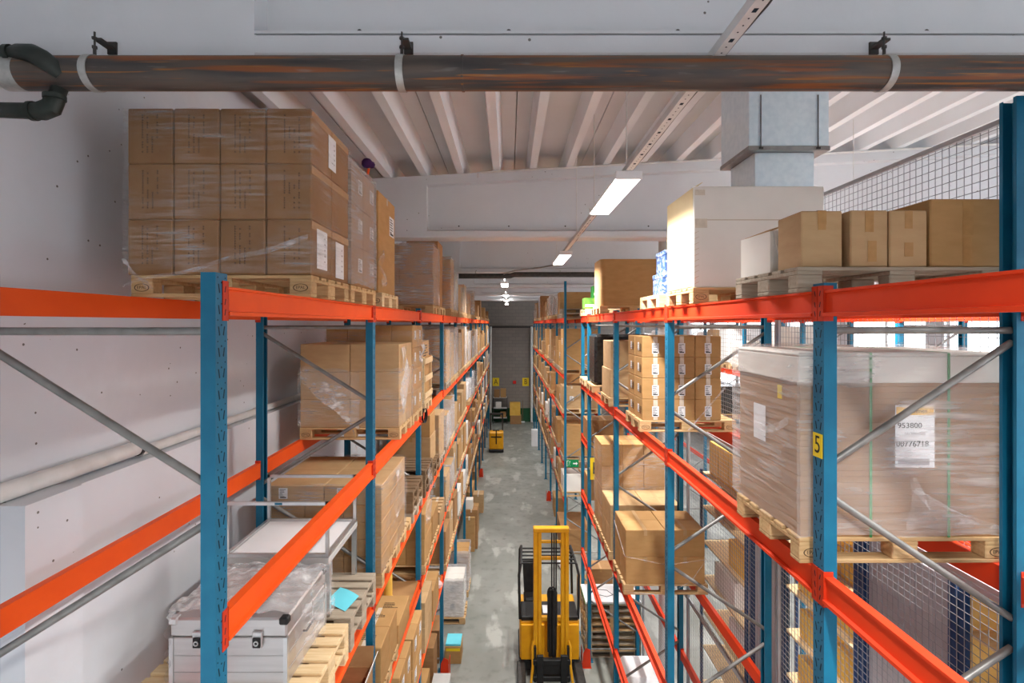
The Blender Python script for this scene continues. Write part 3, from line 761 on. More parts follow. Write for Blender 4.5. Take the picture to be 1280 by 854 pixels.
# ================================================================== LEFT RACK, top level
y = slotL(0, 1); z = LEV_L[0]
pl(0, 1, 0, 'wooden pallet under the big brown carton stack, top left front')
stack('big stack top left', -1, PAX-.003, y+.003, z+PH+.001, 4, 3, 2, .299, .393, .368, 'card_deep', (('marks', 'N', .0, .2, .13, .26),), (('marks', 'N', .02, .2, .13, .26), ('strip', 'E', 0, .335, .39, .05, 'tape')), adj='dark brown', gap=.008)
for j, (yy, zz, a, b, t) in enumerate(((.40, .93, .16, .24, 'upper white paper sheet taped on aisle side of big top left stack'), (.19, .19, .20, .27, 'nearer white paper sheet low on aisle side of big top left stack'), (.57, .16, .19, .27, 'farther white paper sheet low on aisle side of big top left stack'))):
    s = MB(); s.box(0, .0012, -a/2, a/2, -b/2, b/2, 0)
    for i in range(5): s.box(.0013, .0018, a*.20, a*.20+a*(.10+.05*(i % 2)), b*.34-i*b*.15-.012, b*.34-i*b*.15, 1)
    if j == 0: s.box(.0013, .0018, -a*.1, a*.1, -b*.3, -b*.27, 1)
    o = s.build('paper_sheet', ['paper', 'greyp'], None, (PAX+.0015, y+yy, z+PH+zz)); tag(o, t, 'label sheet', 'papers on the big top left stack')
film(PAX-1.225, PAX, y, y+.79, z+PH+.012, z+PH+1.09, 'clear stretch film wrapped round the big top left stack', 'film_fine', amp=.010)
def tail(u, v):
    return (PAX-1.23+u*1.22, y-.03-.02*math.sin(u*9), z+.06+u*.30+v*(.018+.02*u)+.012*math.sin(u*14))
rag(tail, 24, 2, 'twisted film band rising across the front of big top left stack')
rag(lambda u, v: (PAX-1.20+.16*u+.02*math.sin(v*6), y-.035-.03*v, z+.16-.10*u+.10*v*(1-u)+.01*math.sin(u*11)), 8, 4, 'knotted film tail at lower left corner of big top left stack')

y = slotL(0, 2)
pl(0, 2, 0, 'wooden pallet under the grey wrapped stack behind big top left stack')
stack('grey wrapped stack, second on top left', -1, PAX-.012, y+.01, z+PH+.001, 2, 3, 2, .57, .385, .345, 'card_dark', (), (('label', 'E', .1, .19, .13, .12),), adj='dark', front=1)
film(PAX-1.17, PAX-.012, y, y+.79, z+PH+.012, z+PH+1.05, 'greyish stretch film round second stack on the top left level', 'film_grey', top=True)
y = slotL(1, 0)
pl(1, 0, 0, 'light wooden pallet under tall plain carton, top left level', 'wood_new')
carton(PAX-.37, y+.40, z+PH+.001, .66, .76, 1.06, 'tall plain tan carton with white sheet, third on the top left level', 'card', (('label', 'E', .22, .78, .22, .22), ('tapex',)))
rag(lambda u, v: (PAX-.02+.03*math.sin(v*7), y+.02+.18*u, z+.25+.33*v-.05*u+.03*math.sin(u*9+v*5)), 8, 10, 'torn film hanging beside the tall plain carton, top left level')
b = MB(); b.tube([(0, 0, 0), (.015, .01, .10)], .012, 8, 1); b.sphere((.0, 0, .15), .055, 10, 0, (1, .8, .9)); b.sphere((.04, .02, .14), .035, 8, 0)
o = b.build('cloth_bundle', ['purple', 'orange'], None, (PAX-.06, slotL(0, 2)+.70, z+PH+1.075), smooth=True); tag(o, 'small purple cloth bundle with orange stem atop grey wrapped stack', 'cloth')
y = slotL(2, 1)
pl(2, 1, 0, 'wooden pallet under the brown wrapped stack, top left third bay', near=False)
stack('third bay stack, top left level', -1, PAX-.01, y, z+PH+.001, 2, 2, 2, .58, .38, .53, 'card_dark', (), adj='large', inner_top=False)
film(PAX-1.18, PAX-.01, y, y+.77, z+PH+.012, z+PH+1.08, 'shiny stretch film round third bay stack on top left level', 'film_heavy')
y = slotL(2, 2)
pl(2, 2, 0, 'wooden pallet under the narrow brown slab, top left level', near=False)
carton(PAX-.35, y+.42, z+PH+.001, .6, .70, 1.27, 'narrow brown slab carton with green top, top left third bay', 'card_dark', (('strip', 'T', 0, 0, .58, .68, 'lime'),))
for (k, s, hh, mt, kind) in ((3, 1, 1.20, 'card', 'film_heavy'), (3, 2, .93, 'card_pale', 'film_white'), (4, 0, .72, 'card', 'film'), (4, 1, .58, 'card_pale', 'film_heavy'), (4, 2, .85, 'card', 'film_heavy'), (5, 1, .7, 'card_dark', 'film'), (6, 0, .9, 'card', 'film_heavy'), (7, 1, .5, 'card_dark', None), (8, 0, .8, 'card_dark', None), (9, 2, .6, 'card', 'film_white'), (11, 1, .5, 'card_dark', None)):
    y = slotL(k, s); ph = 'top left level, %s bay, %s place' % (ORD[k], ('near', 'middle', 'far')[s])
    pl(k, s, 0, 'wooden pallet on the '+ph, near=False)
    if k < 6:
        stack(ph, -1, PAX-.02, y+.02, z+PH+.001, 2, 2 if hh > .8 else 1, 1, .56, .74, (hh/2 if hh > .8 else hh)-.003, mt, (('tape',),), adj='wrapped', front=1)
    else: host = carton(PAX-.6, y+.4, z+PH+.001, 1.1, .75, hh, 'large carton on the '+ph, mt, ())
    if kind and (k < 6 or host is not None): film(PAX-1.16, PAX-.02, y+.02, y+.77, z+PH+.012, z+PH+hh+.01, 'stretch film round the load, '+ph, kind, host=host if k >= 6 else None)

# ================================================================== LEFT RACK, second level
z = LEV_L[1]; y = slotL(1, 1)
pl(1, 1, 1, 'wooden pallet below torn-wrapped cartons behind second left upright', stamp=True)
stack('torn-wrapped stack behind second left upright', -1, PAX-.004, y+.004, z+PH+.001, 2, 3, 2, .592, .392, .333, 'card_pale', (), (), adj='pale')
film(PAX-1.20, PAX-.004, y, y+.79, z+PH+.012, z+PH+.70, 'clear film round the two lower rows behind second left upright', 'film', amp=.01)
def fl(u, v):
    return (PAX-1.19+.72*u, y-.03-.05*math.sin(u*3)*v-.012*math.sin(v*9+u*7), z+PH+.74-.70*v*u-.06*u-.18*v*(1-u)+.015*math.sin(u*13))
rag(fl, 22, 14, 'torn transparent film sheet hanging across the pale cartons front')
rag(lambda u, v: (PAX-1.22-.05*math.sin(v*5)*u, y+.02+.2*u, z+PH+.3-.32*v+.02*math.sin(v*13)), 6, 12, 'bunched film hanging at far left edge of pale cartons')
rag(lambda u, v: (PAX-.55+.015*u+.05*v, y-.055, z+PH-.01-.26*v), 1, 8, 'thin white film strip dangling below the pale cartons pallet')
y = slotL(1, 2)
pl(1, 2, 1, 'wooden pallet under tall cartons, second left level, second bay end', near=True, stamp=False)
stack('tall stack at second level left', -1, PAX-.004, y, z+PH+.001, 4, 4, 2, .292, .385, .305, 'card', (('tape',),), (('label', 'E', .0, .17, .10, .12),), adj='tan', skip=[(c, r, 0) for c in (1, 2, 3) for r in (0, 1, 2)], inner_top=False)
film(PAX-1.185, PAX-.004, y, y+.775, z+PH+.012, z+PH+1.15, 'film round the tall tan stack on second left level', 'film')
rag(lambda u, v: (PAX+.025+.03*math.sin(v*6), y+.50+.22*u, z+1.08-.25*v+.02*math.sin(u*8)), 6, 8, 'white torn film flap on aisle side of tall tan stack', 'film_white')
y = slotL(2, 0)
root = empty('wooden_crate', (PAX-.56, y+.40, z)); tag(root, 'open wooden crate with pale planks holding a printed carton, second left level', 'crate')
c = MB()
for xx in (-.50, -.17, .17, .50):
    for yy in (-.38, .38): c.box(xx-.045, xx+.045, yy-.012, yy+.012, .14, .86)
for zz in (.25, .52, .80):
    for yy in (-.40, .40): c.box(-.55, .55, yy-.010, yy+.010, zz-.045, zz+.045)
    for xx in (-.55, .55): c.box(xx-.010, xx+.010, -.39, .39, zz-.045, zz+.045)
c.build('plank_wall', 'wood_new', root)
f = MB(); f.box(-.55, .55, -.39, .39, .11, .135)
for yy in (-.33, 0, .33): f.box(-.55, .55, yy-.05, yy+.05, 0, .11)
f.build('crate_base', 'wood_new', root)
CR = carton(PAX-.56, y+.40, z+.136, 1.0, .70, .98, 'printed brown carton standing inside the open wooden crate', 'card', (('lines', 'E', 0, .82, .5, .2), ('tape',)))
film(PAX-1.06, PAX-.06, y+.05, y+.75, z+.87, z+1.14, 'film band round carton top inside the wooden crate', 'film', amp=.005, off=.006, host=bpy.context.scene.objects.get(CR.name))
def simple_load(k, s, lv, kind, hh, mt='card', fm=None, side='L', cols=2, rows=2, deep=1, adj=None, dz=0):
    if side == 'L': xa, sg, y, z = PAX-.02, -1, slotL(k, s), (LEV_L[lv] if lv < 5 else 0.0)+dz; rn = 'left rack'
    elif side == 'F': xa, sg, y, z = PAR+.02, 1, YF[k]+.125+.875*s, (LEV_F[lv] if lv < 5 else 0.0); rn = 'far right rack'
    else: xa, sg, y, z = XB+.02, 1, YB[k]+.125+.875*s, LEV_B[lv]; rn = 'rack beyond mesh'
    lvn = (LNAME[lv]+' level') if lv < 5 else 'floor'
    ph = '%s %s, %s bay, %s place' % (rn, lvn, ORD[k], ('near', 'middle', 'far')[s])
    xc = xa+sg*.58
    pallet(xc, y+.4, z, 'wooden pallet, '+ph, random.choice(('wood', 'wood', 'wood_new', 'wood_grey')), False)
    zz = z+PH+.001; host = None
    if kind == 'one':
        sd = 'E' if sg < 0 else 'W'; LBR = random.Random(ph); lp_ = [('tape',)]
        if LBR.random() < .75: lp_.append(('label', sd, LBR.uniform(-.2, .2), hh*LBR.uniform(.35, .75), .16, .20))
        if LBR.random() < .35: lp_.append(('lines', sd, 0, hh*.3, .4, .16))
        host = carton(xc, y+.4, zz, 1.12, .74, hh, '%s carton, %s' % (adj or 'big plain', ph), mt, tuple(lp_))
    elif kind == 'stack': stack(ph, sg, xa, y+.02, zz, cols, rows, deep, 1.12/cols-.004, .75/deep-.004, hh/rows-.002, mt, (('tape',),), adj=adj or 'brown', front=1 if k > 0 or sg < 0 else 9)
    elif kind == 'lab': stack(ph, sg, xa, y+.02, zz, cols, rows, deep, 1.12/cols-.004, .75/deep-.004, hh/rows-.002, mt, (('tape', 'tape_clear'), ('label', 'N', 0, hh/rows*.45, .12, .14)), adj=adj or 'labelled', front=1 if k > 0 or sg < 0 else 9)
    elif kind == 'pallets':
        n = max(1, int(hh/PH))
        for i in range(n): pallet(xc, y+.4, z+PH*(i+1), '%s empty pallet up in the stack, %s' % (ORD[i+1], ph), mt, False)
    elif kind == 'black':
        b = MB().box(-.55, .55, -.37, .37, 0, hh, b=.04); o = b.build('wrapped_load', 'blackfilm', None, (xc, y+.4, zz)); tag(o, 'black plastic wrapped load, '+ph, 'wrapped load')
    elif kind == 'white':
        b = MB().box(-.54, .54, -.37, .37, 0, hh, b=.05); o = host = b.build('wrapped_load', 'white', None, (xc, y+.4, zz)); tag(o, 'white plastic wrapped load, '+ph, 'wrapped load')
    if fm and (kind != 'one' or host is not None): film(min(xa, xa+sg*1.12), max(xa, xa+sg*1.12), y+.02, y+.77, z+PH+.012, zz+hh+.01, 'stretch film round load, '+ph, fm, host=host)
simple_load(3, 0, 1, 'stack', 1.12, 'card', 'film_heavy', rows=3, cols=2)
simple_load(3, 1, 1, 'stack', 1.05, 'card_pale', 'film_heavy')
simple_load(3, 2, 1, 'stack', 1.15, 'card', 'film_white')
simple_load(4, 0, 1, 'stack', 1.0, 'card_pale', 'film_heavy')
simple_load(4, 1, 1, 'stack', 1.1, 'card_dark', None)
simple_load(4, 2, 1, 'stack', 1.15, 'card', 'film_white')
rnd = random.Random(11)
for k in range(5, 12):
    for s in range(3):
        r = rnd.random()
        if r < .14: continue
        simple_load(k, s, 1, 'one' if r < .85 else 'white', rnd.uniform(.7, 1.2), rnd.choice(('card', 'card_pale', 'card_dark')), rnd.choice((None, 'film_heavy', 'film_white')))

# ================================================================== LEFT RACK, third level
z = LEV_L[2]; y = slotL(0, 1)
pl(0, 1, 2, 'lower fresh pine pallet beneath the aluminium case', 'wood_new', stamp=False)
pl(0, 1, 2, 'upper fresh pine pallet directly beneath the aluminium case', 'wood_new', z=z+PH, stamp=False)
zc = z+2*PH+.001
root = empty('aluminium_case', (-1.885, y+.42, zc)); tag(root, 'large silver aluminium transport case under crumpled clear film', 'case')
W2, D2, H2 = .39, .37, .46
b = MB(); b.box(-W2, W2, -D2, D2, 0, H2-.13, b=.006)
for zz in (.09, .20): b.box(-W2-.004, W2+.004, -D2-.004, D2+.004, zz, zz+.008)
b.build('case_body', 'alu', root)
MB().box(-W2-.003, W2+.003, -D2-.003, D2+.003, H2-.127, H2, b=.012).build('case_lid', 'alu', root)
e = MB()
for sx in (-1, 1):
    for sy in (-1, 1):
        e.box(*sorted((sx*(W2-.02), sx*(W2+.008))), *sorted((sy*(D2-.02), sy*(D2+.008))), 0, H2-.13)
e.build('edge_trim', 'alu_edge', root)
for x in (-.20, .20):
    l = MB(); l.box(x-.035, x+.035, -D2-.022, -D2-.006, H2-.19, H2-.08, b=.006); lt = l.build('latch', 'alu_edge', root)
    l2 = MB(); l2.box(x-.026, x+.026, -D2-.032, -D2-.023, H2-.185, H2-.115, 0, b=.008); l2.ring((x, -D2-.036, H2-.15), (0, 1, 0), .010, .017, .006, 16, 1); l2.build('latch_handle', ['black', 'alu_edge'], lt)
for sx in (-1, 1):
    for sy in (-1, 1): MB().box(*sorted((sx*(W2-.05), sx*(W2+.012))), *sorted((sy*(D2-.05), sy*(D2+.012))), H2-.045, H2+.006, b=.01).build('corner_cap', 'black' if sx > 0 else 'alu_edge', root)
h = MB(); h.tube([(W2+.005, -.10, .22), (W2+.03, -.10, .22), (W2+.03, .10, .22), (W2+.005, .10, .22)], .008, 8); h.build('side_handle', 'black', root, smooth=True)
def crump(u, v):
    import math as mm
    nx = .012*mm.sin(u*9+v*4+1.5*mm.sin(v*6))+.008*mm.sin(v*13-u*7+2*mm.sin(u*5))+.006*mm.sin(u*31+v*11)+.005*mm.sin(v*37-u*19)
    return (-1.885-.41+.82*u, y+.05+.74*v, zc+H2+.040+.075*mm.sin(u*3.14)*mm.sin(v*3.14)*(1+.3*mm.sin(v*5+u*2))+nx)
rag(crump, 60, 60, 'crumpled clear plastic sheet heaped on the aluminium case lid', 'film_crumple')
rag(lambda u, v: (-1.885+.43+.02*math.sin(u*21)+.03*v, y+.06+.72*u, zc+H2+.05-.40*v+.03*math.sin(u*8)), 20, 10, 'clear plastic hanging down aisle side of the aluminium case', 'film_loose')
rag(lambda u, v: (-1.885-.42+.02*math.sin(v*19)+.03*u, y+.03-.025*u+.1*(1-u), zc+H2+.03-.44*v), 5, 18, 'clear plastic corner fold hanging at left edge of aluminium case', 'film_loose')
y = slotL(0, 2)
pl(0, 2, 2, 'lower grey weathered pallet under the display frame', 'wood_grey', stamp=False)
pl(0, 2, 2, 'upper grey weathered pallet carrying the turquoise sheet', 'wood_grey', z=z+PH, stamp=False)
zp = z+2*PH+.001
rag(lambda u, v: (PAX-.30+.22*u+.05*v, y+.25-.16*u+.24*v, zp+.004+.012*math.sin(u*3)*v+.004*v), 6, 6, 'turquoise paper sheet lying on the grey pallet', 'turq', 'papers'); q_ = [o for o in COL.objects if o.get('label') == 'turquoise paper sheet lying on the grey pallet'][0]; q_.name = 'paper_sheet'; q_['category'] = 'paper sheet'; del q_['group']
root = empty('display_frame', (-1.93, y+.40, zp)); tag(root, 'low showcase of thin aluminium bars with white bottom tray on grey pallet', 'display case')
a, b_ = .42, .39; t0 = .50
f = MB()
for sx in (-1, 1):
    for sy in (-1, 1): f.box(sx*a-.013, sx*a+.013, sy*b_-.013, sy*b_+.013, t0+.03, t0+.46)
for sy in (-1, 1): f.box(-a-.013, a+.013, sy*b_-.013, sy*b_+.013, t0+.434, t0+.46)
f.build('bar_frame', 'alu_edge', root)
f = MB(); f.box(-a-.02, a+.02, -b_-.02, b_+.02, t0-.055, t0+.0, b=.004); f.build('tray', 'off', root)
f = MB(); f.box(-a+.02, a-.02, -b_+.02, b_-.02, t0+.0005, t0+.012); f.build('tray_panel', 'white', root)
f = MB()
for s in (-1, 1): f.box(-a-.015, a+.015, *sorted((s*(b_-.016), s*(b_+.015))), t0+.001, t0+.03); f.box(*sorted((s*(a-.016), s*(a+.015))), -b_, b_, t0+.001, t0+.03)
f.build('tray_rim', 'alu_edge', root)
f = MB(); f.box(-.012, .05, -b_-.0145, -b_-.0132, t0+.438, t0+.456); f.build('blue_sticker', 'blue', root)
for sx in (-1, 1):
    for sy in (-1, 1): MB().box(sx*a-.02, sx*a+.02, sy*(b_-.02)-.02, sy*(b_-.02)+.02, 0, t0-.055).build('leg', 'alu_edge', root)
MB().box(-a+.03, a-.20, -b_+.05, b_-.05, 0, .30, b=.01).build('tray_base', 'greyp', root)

y = slotL(1, 0)
pl(1, 0, 2, 'wooden pallet under the flat wide carton stack, third left level', stamp=False)
stack('wide stack, third left level', -1, PAX-.003, y+.003, z+PH+.001, 3, 5, 3, .394, .392, .178, 'card', (), (), adj='flat', skip=[(c, 4, q) for c in range(3) for q in range(3)]+[(2, 0, 0), (2, 1, 0), (2, 2, 0), (1, 2, 0)])
for c in range(2):
    carton(PAX-.003-.297-c*.598, y+.597, z+PH+.001+4*.1792, .594, 1.186, .20, 'lidded flat carton on wide stack top, third left level, %s half' % ('aisle' if c == 0 else 'wall'), 'card_pale', (('seam',), ('label', 'N', -.12, .12, .09, .11)), group='lidded cartons on the wide stack')
film(PAX-1.19, PAX-.003, y, y+1.19, z+PH+.012, z+PH+.93, 'clear film round the wide stack on third left level', 'film', amp=.008)
rag(lambda u, v: (PAX+.02+.02*math.sin(v*7+u*3), y+.55+.6*u, z+PH+.92-.55*v+.03*math.sin(u*6)), 10, 12, 'crinkled clear film hanging off aisle side of wide stack', 'film_loose')
y = slotL(1, 1)
pallet(PAX-.6, y+.34, z, 'second wooden pallet under the far part of the wide stack', 'wood', False)
simple_load(1, 2, 2, 'pallets', .30, 'wood_dark')
rag(lambda u, v: (PAX+.012+.02*math.sin(v*8+u*4), slotL(1, 1)+.04+.45*u, LEV_L[1]+PH+.95-.80*v+.02*math.sin(u*9)), 12, 16, 'glossy film patch on aisle side of the pale torn-wrapped cartons', 'film_crumple')
rag(lambda u, v: (PAX+.015+.025*math.sin(v*6+u*5), slotL(2, 0)+.1+.5*u, LEV_L[2]+.40-.85*v+.03*math.sin(u*7)), 10, 12, 'loose film hanging from the low dark pallet stack, third left level', 'film_loose')
y = slotL(2, 0)
for i in range(3): pl(2, 0, 2, 'old dark pallet in low stack, third left level third bay, %s up' % ORD[i], 'wood_dark', near=False, z=z+PH*i)
y = slotL(2, 1)
for i in range(2): pl(2, 1, 2, 'dark pallet under two brown cartons, third left level, %s up' % ORD[i], 'wood_dark', near=False, z=z+PH*i)
carton(PAX-.40, y+.38, z+2*PH+.001, .68, .66, .46, 'lower plain brown carton of two beside third left upright, third level', 'card_pale')
carton(PAX-.38, y+.38, z+2*PH+.463, .62, .62, .38, 'upper printed brown carton of two beside third left upright, third level', 'card', (('lines', 'N', .0, .2, .4, .22), ('tape',)))
c = MB()
for t in range(12): c.ring((0, 0, 0), (0, 1, 0), .085+.0*t, .10, .012, 14) if t == 0 else None
c.ring((0, 0, 0), (0, 1, .2), .10, .118, .05, 20)
o = c.build('strap_loop', 'black', None, (XL+.02, YL[2]+.18, LEV_L[1]-.05)); o.rotation_euler = (0, 0, 1.4); tag(o, 'black strap looped round the orange beam, second left level', 'strap')
simple_load(2, 2, 2, 'stack', .85, 'card_pale', 'film')
rnd = random.Random(5)
for k in (3, 4):
    for s in range(3):
        simple_load(k, s, 2, rnd.choice(('stack', 'lab', 'one')), rnd.uniform(.55, .95), rnd.choice(('card', 'card_pale', 'card_dark')), rnd.choice((None, 'film_heavy', 'film_white')), cols=2, rows=rnd.choice((1, 2)))
for k in range(5, 12):
    for s in range(3):
        r = rnd.random()
        if r < .2: continue
        simple_load(k, s, 2, 'one' if r < .8 else ('white' if r < .9 else 'black'), rnd.uniform(.5, .95), rnd.choice(('card', 'card_pale', 'card_dark')), rnd.choice((None, 'film_heavy', 'film_white')))

# ================================================================== LEFT RACK, fourth and fifth levels, floor
for k, lv, nm in ((1, 3, 'fourth level, second bay'), (2, 3, 'fourth level, third bay'), (1, 4, 'fifth level, second bay'), (2, 4, 'fifth level, third bay')):
    d = MB()
    for i in range(3): d.box(-FDL+.03, -.03, -1.33+i*.89, -1.33+(i+1)*.89-.006, 0, .018)
    tag(d.build('shelf_board', 'card_dark', None, (XL, (YL[k]+YL[k+1])/2, LEV_L[lv]+.0006)), 'brown chipboard deck laid on the beams, left rack '+nm, 'shelf board', 'chipboard decks')
z = LEV_L[3]; y = slotL(0, 2)
pl(0, 2, 3, 'wooden pallet under the open red-lined carton', stamp=False)
root = empty('open_carton', (PAX-.24, y+.42, z+PH+.001)); tag(root, 'open brown carton with raised flaps and red contents below grey pallet', 'carton')
o1 = MB(); hw, hd, hh = .235, .28, .50
for s in (-1, 1): o1.box(*sorted((s*hw, s*(hw-.006))), -hd, hd, 0, hh); o1.box(-hw+.006, hw-.006, *sorted((s*hd, s*(hd-.006))), 0, hh)
o1.box(-hw+.006, hw-.006, -hd+.006, hd-.006, 0, .006); o1.build('carton_body', 'card_dark', root)
f = MB(); f.bar((0, hd, hh), (0, hd+.05, hh+.17), 2*hw, .005, (0, 1, 0)); f.build('flap', 'card_dark', root)
f = MB(); f.bar((hw, 0, hh), (hw+.05, 0, hh+.15), 2*hd, .005, (1, 0, 0)); f.build('flap', 'card_white', root)
f = MB(); f.bar((-hw, 0, hh), (-hw-.10, 0, hh+.05), 2*hd, .005, (1, 0, 0)); f.build('flap', 'card', root)
MB().box(-hw+.012, hw-.012, -hd+.012, hd-.012, .008, .36, b=.02).build('contents', 'red', root)
z += .019; y = slotL(1, 0)
pl(1, 0, 3, 'wooden pallet of tan cartons, fourth left level behind second upright', stamp=False, z=z)
stack('low stack on fourth left level', -1, PAX-.01, y+.01, z+PH+.001, 3, 1, 2, .385, .38, .44, 'card', (('tape', 'tape_clear'), ('lines', 'T', 0, 0, .2, .12)), adj='tan', front=1)
y = slotL(1, 1)
stack('fourth left level, low pair of printed boxes', -1, PAX-.02, y+.03, z+.002, 3, 1, 1, .37, .70, .30, 'card', (('lines', 'N', 0, .15, .16, .18), ('lines', 'T', 0, .1, .2, .14)), adj='printed', front=2)
y = slotL(1, 2)
carton(PAX-.80, y+.42, z+.002, .5, .6, .45, 'dark brown carton deep in the shadow, fourth left level', 'card_dark')
t = MB(); t.tube([(0, 0, 0), (0, 0, .42)], .06, 16); t.ring((0, 0, .0), (0, 0, 1), .02, .075, .02, 16)
o = t.build('cardboard_tube', 'yel_card', None, (PAX-.42, y+.35, z+.012), smooth=True); tag(o, 'upright yellowish cardboard tube in the dark, fourth left level', 'tube')
y = slotL(2, 0)
pl(2, 0, 3, 'wooden pallet under plain twin cartons, fourth left level third bay', stamp=False, z=z)
stack('plain pair, fourth left level third bay', -1, PAX-.01, y+.01, z+PH+.001, 4, 2, 1, .29, .74, .40, 'card', (), adj='plain', front=2)
simple_load(2, 1, 3, 'stack', .45, 'card', None, cols=3, rows=1, dz=.019)
# rows of small cartons near the third upright
for i in range(6):
    yy = slotL(2, 2)+.03+i*.128
    carton(PAX-.14, yy+.06, z+.002+.05*0, .26, .118, .34+.02*(i % 3), 'small tan box in the row by aisle edge, fourth left level, %s' % ORD[i], 'card_pale', (('tape', 'tape_clear'),), group='row of small boxes')
carton(PAX-.50, slotL(2, 2)+.4, z+.002, .4, .7, .5, 'red-edged brown carton behind the row of small boxes', 'card', (('strip', 'N', .17, .25, .04, .46, 'red'),))
simple_load(3, 0, 3, 'lab', .6, 'card_pale', 'film', cols=2, rows=2)
rnd = random.Random(21)
for k in (3, 4):
    for s in range(3):
        if (k, s) == (3, 0): continue
        simple_load(k, s, 3, rnd.choice(('stack', 'one', 'lab')), rnd.uniform(.4, .85), rnd.choice(('card', 'card_pale', 'card_white')), rnd.choice((None, 'film_white')), cols=2, rows=1)
for k in range(5, 12):
    for s in range(3):
        r = rnd.random()
        if r < .25: continue
        simple_load(k, s, 3, 'one' if r < .85 else 'white', rnd.uniform(.4, .9), rnd.choice(('card', 'card_pale', 'card_dark', 'card_white')), None)
z = LEV_L[4]+.019
for s, hh in ((1, .92), (2, .86)):
    y = slotL(1, s)
    stack('fifth left level, second bay, %s place' % ('near', 'middle', 'far')[s], -1, PAX+.0-.005, y+.02, z+.002, 3, 2, 2, .385, .37, hh/2, 'card', (('tape', 'tape_clear'), ('lines', 'N', 0, .22, .22, .2)), (('lines', 'N', 0, .22, .22, .2), ('label', 'E', .02, .25, .14, .16)), adj='printed', front=1)
stack('fifth left level, third bay front', -1, PAX-.005, slotL(2, 0)+.02, z+.002, 3, 2, 2, .37, .36, .40, 'card_pale', (('tape', 'tape_clear'),), adj='tan', front=1)
stack('fifth left level, third bay middle', -1, PAX-.005, slotL(2, 1)+.02, z+.002, 2, 1, 2, .45, .36, .55, 'card', (('tape', 'tape_clear'),), adj='tan')
b = MB()
for i, (dx, dy, r) in enumerate(((0, 0, .13), (.2, .1, .10), (.1, .28, .11))): b.sphere((dx, dy, r*.8), r, 10, 0, (1.2, 1, .8))
o = b.build('plastic_bag', 'film_white', None, (PAX-.30, slotL(2, 2)+.2, z+.002), smooth=True); tag(o, 'crumpled white plastic bag bundle, fifth left level third bay', 'bag')
rnd = random.Random(33)
for k in range(3, 12):
    for s in range(3):
        r = rnd.random()
        if r < .25 and k > 3: continue
        simple_load(k, s, 4, 'one' if k > 4 or r < .5 else 'stack', rnd.uniform(.4, .85), rnd.choice(('card', 'card_pale', 'card_dark', 'card_white')), None, rows=1)
# floor of the left rack, with things sticking out into the aisle
def floor_box(x, y, w, d, h, label, mat='card', parts=(('tape', 'tape_clear'),), z=0.0, rz=None):
    return carton(x, y, z, w, d, h, label, mat, parts, 'cartons on the floor by the left rack', rz)
floor_box(-1.25, 9.6, .36, .40, .42, 'tan carton on the floor below the grey box, left foot guard side', 'card')
floor_box(-1.24, 9.6, .32, .36, .26, 'grey opened box stacked on a tan carton beside foot guard', 'off', (), z=.424)
floor_box(-1.66, 9.5, .38, .5, .8, 'brown carton on floor deep under the left rack third bay', 'card')
floor_box(-1.65, 10.35, .4, .5, .95, 'taller brown carton on floor under left rack, near foot guard', 'card_dark')
root = empty('euro_pallet', (0, 0, 0)); bpy.data.objects.remove(root)
pallet(-1.65, 12.95, 0, 'wooden pallet on the floor under the white wrapped cartons', 'wood', False)
stack('white wrapped floor stack by left aisle', -1, -1.10, 12.60, .146, 2, 2, 2, .50, .36, .44, 'card_white', (('lines', 'N', 0, .2, .16, .12),), adj='white')
for j in range(2):
    o = MB(); o.ring((0, 0, 0), (0, 1, 0), .0, .055, .001, 14); q = o.build('blue_emblem', 'blue', None, (-1.36, 12.5985, .40+.44*j)); tag(q, 'round blue emblem on %s white wrapped carton front' % ('lower' if j == 0 else 'upper'), 'emblem')
film(-2.11, -1.10, 12.60, 13.33, .16, 1.08, 'milky film round the white floor stack by left aisle', 'film_white', amp=.03)
pallet(-1.66, 14.20, 0, 'wooden pallet on floor behind the white wrapped cartons', 'wood', False)
stack('milky wrapped floor stack farther on', -1, -1.08, 13.84, .146, 2, 2, 2, .5, .35, .5, 'card', (), adj='brown')
film(-2.09, -1.08, 13.84, 14.55, .16, 1.2, 'milky film round the farther brown floor stack by left aisle', 'film_white', amp=.03)
floor_box(-1.18, 11.3, .34, .42, .36, 'carton with yellow band on floor right of foot guard', 'card', (('strip', 'N', 0, .3, .3, .06, 'yellow'),))
floor_box(-1.18, 11.3, .32, .38, .05, 'flat turquoise tray on top of the yellow-banded carton', 'turq', (), z=.364)
floor_box(-1.7, 11.4, .45, .6, .7, 'brown carton on floor behind the yellow-banded carton', 'card_dark')
floor_box(-1.25, 16.6, .34, .12, 1.08, 'tall flat brown carton standing on the aisle floor, left side', 'card')
floor_box(-1.20, 16.95, .40, .40, 1.25, 'tall brown carton with white box, on the aisle floor left', 'card_dark')
floor_box(-1.27, 16.95, .22, .3, .30, 'white box on top of the tall aisle floor carton', 'card_white', (), z=1.254)
floor_box(-1.25, 18.2, .4, .5, .9, 'brown carton on floor farther along the left rack edge', 'card')
floor_box(-1.17, 20.2, .4, .5, .7, 'pale carton on floor far along the left rack edge', 'card_pale')
for k in range(6, 12):
    carton(XL-.5, slotL(k, 1)+.4, 0, .9, 1.6, .8, 'big carton on the floor under left rack, %s bay' % ORD[k], rnd.choice(('card', 'card_pale', 'card_dark')), ())

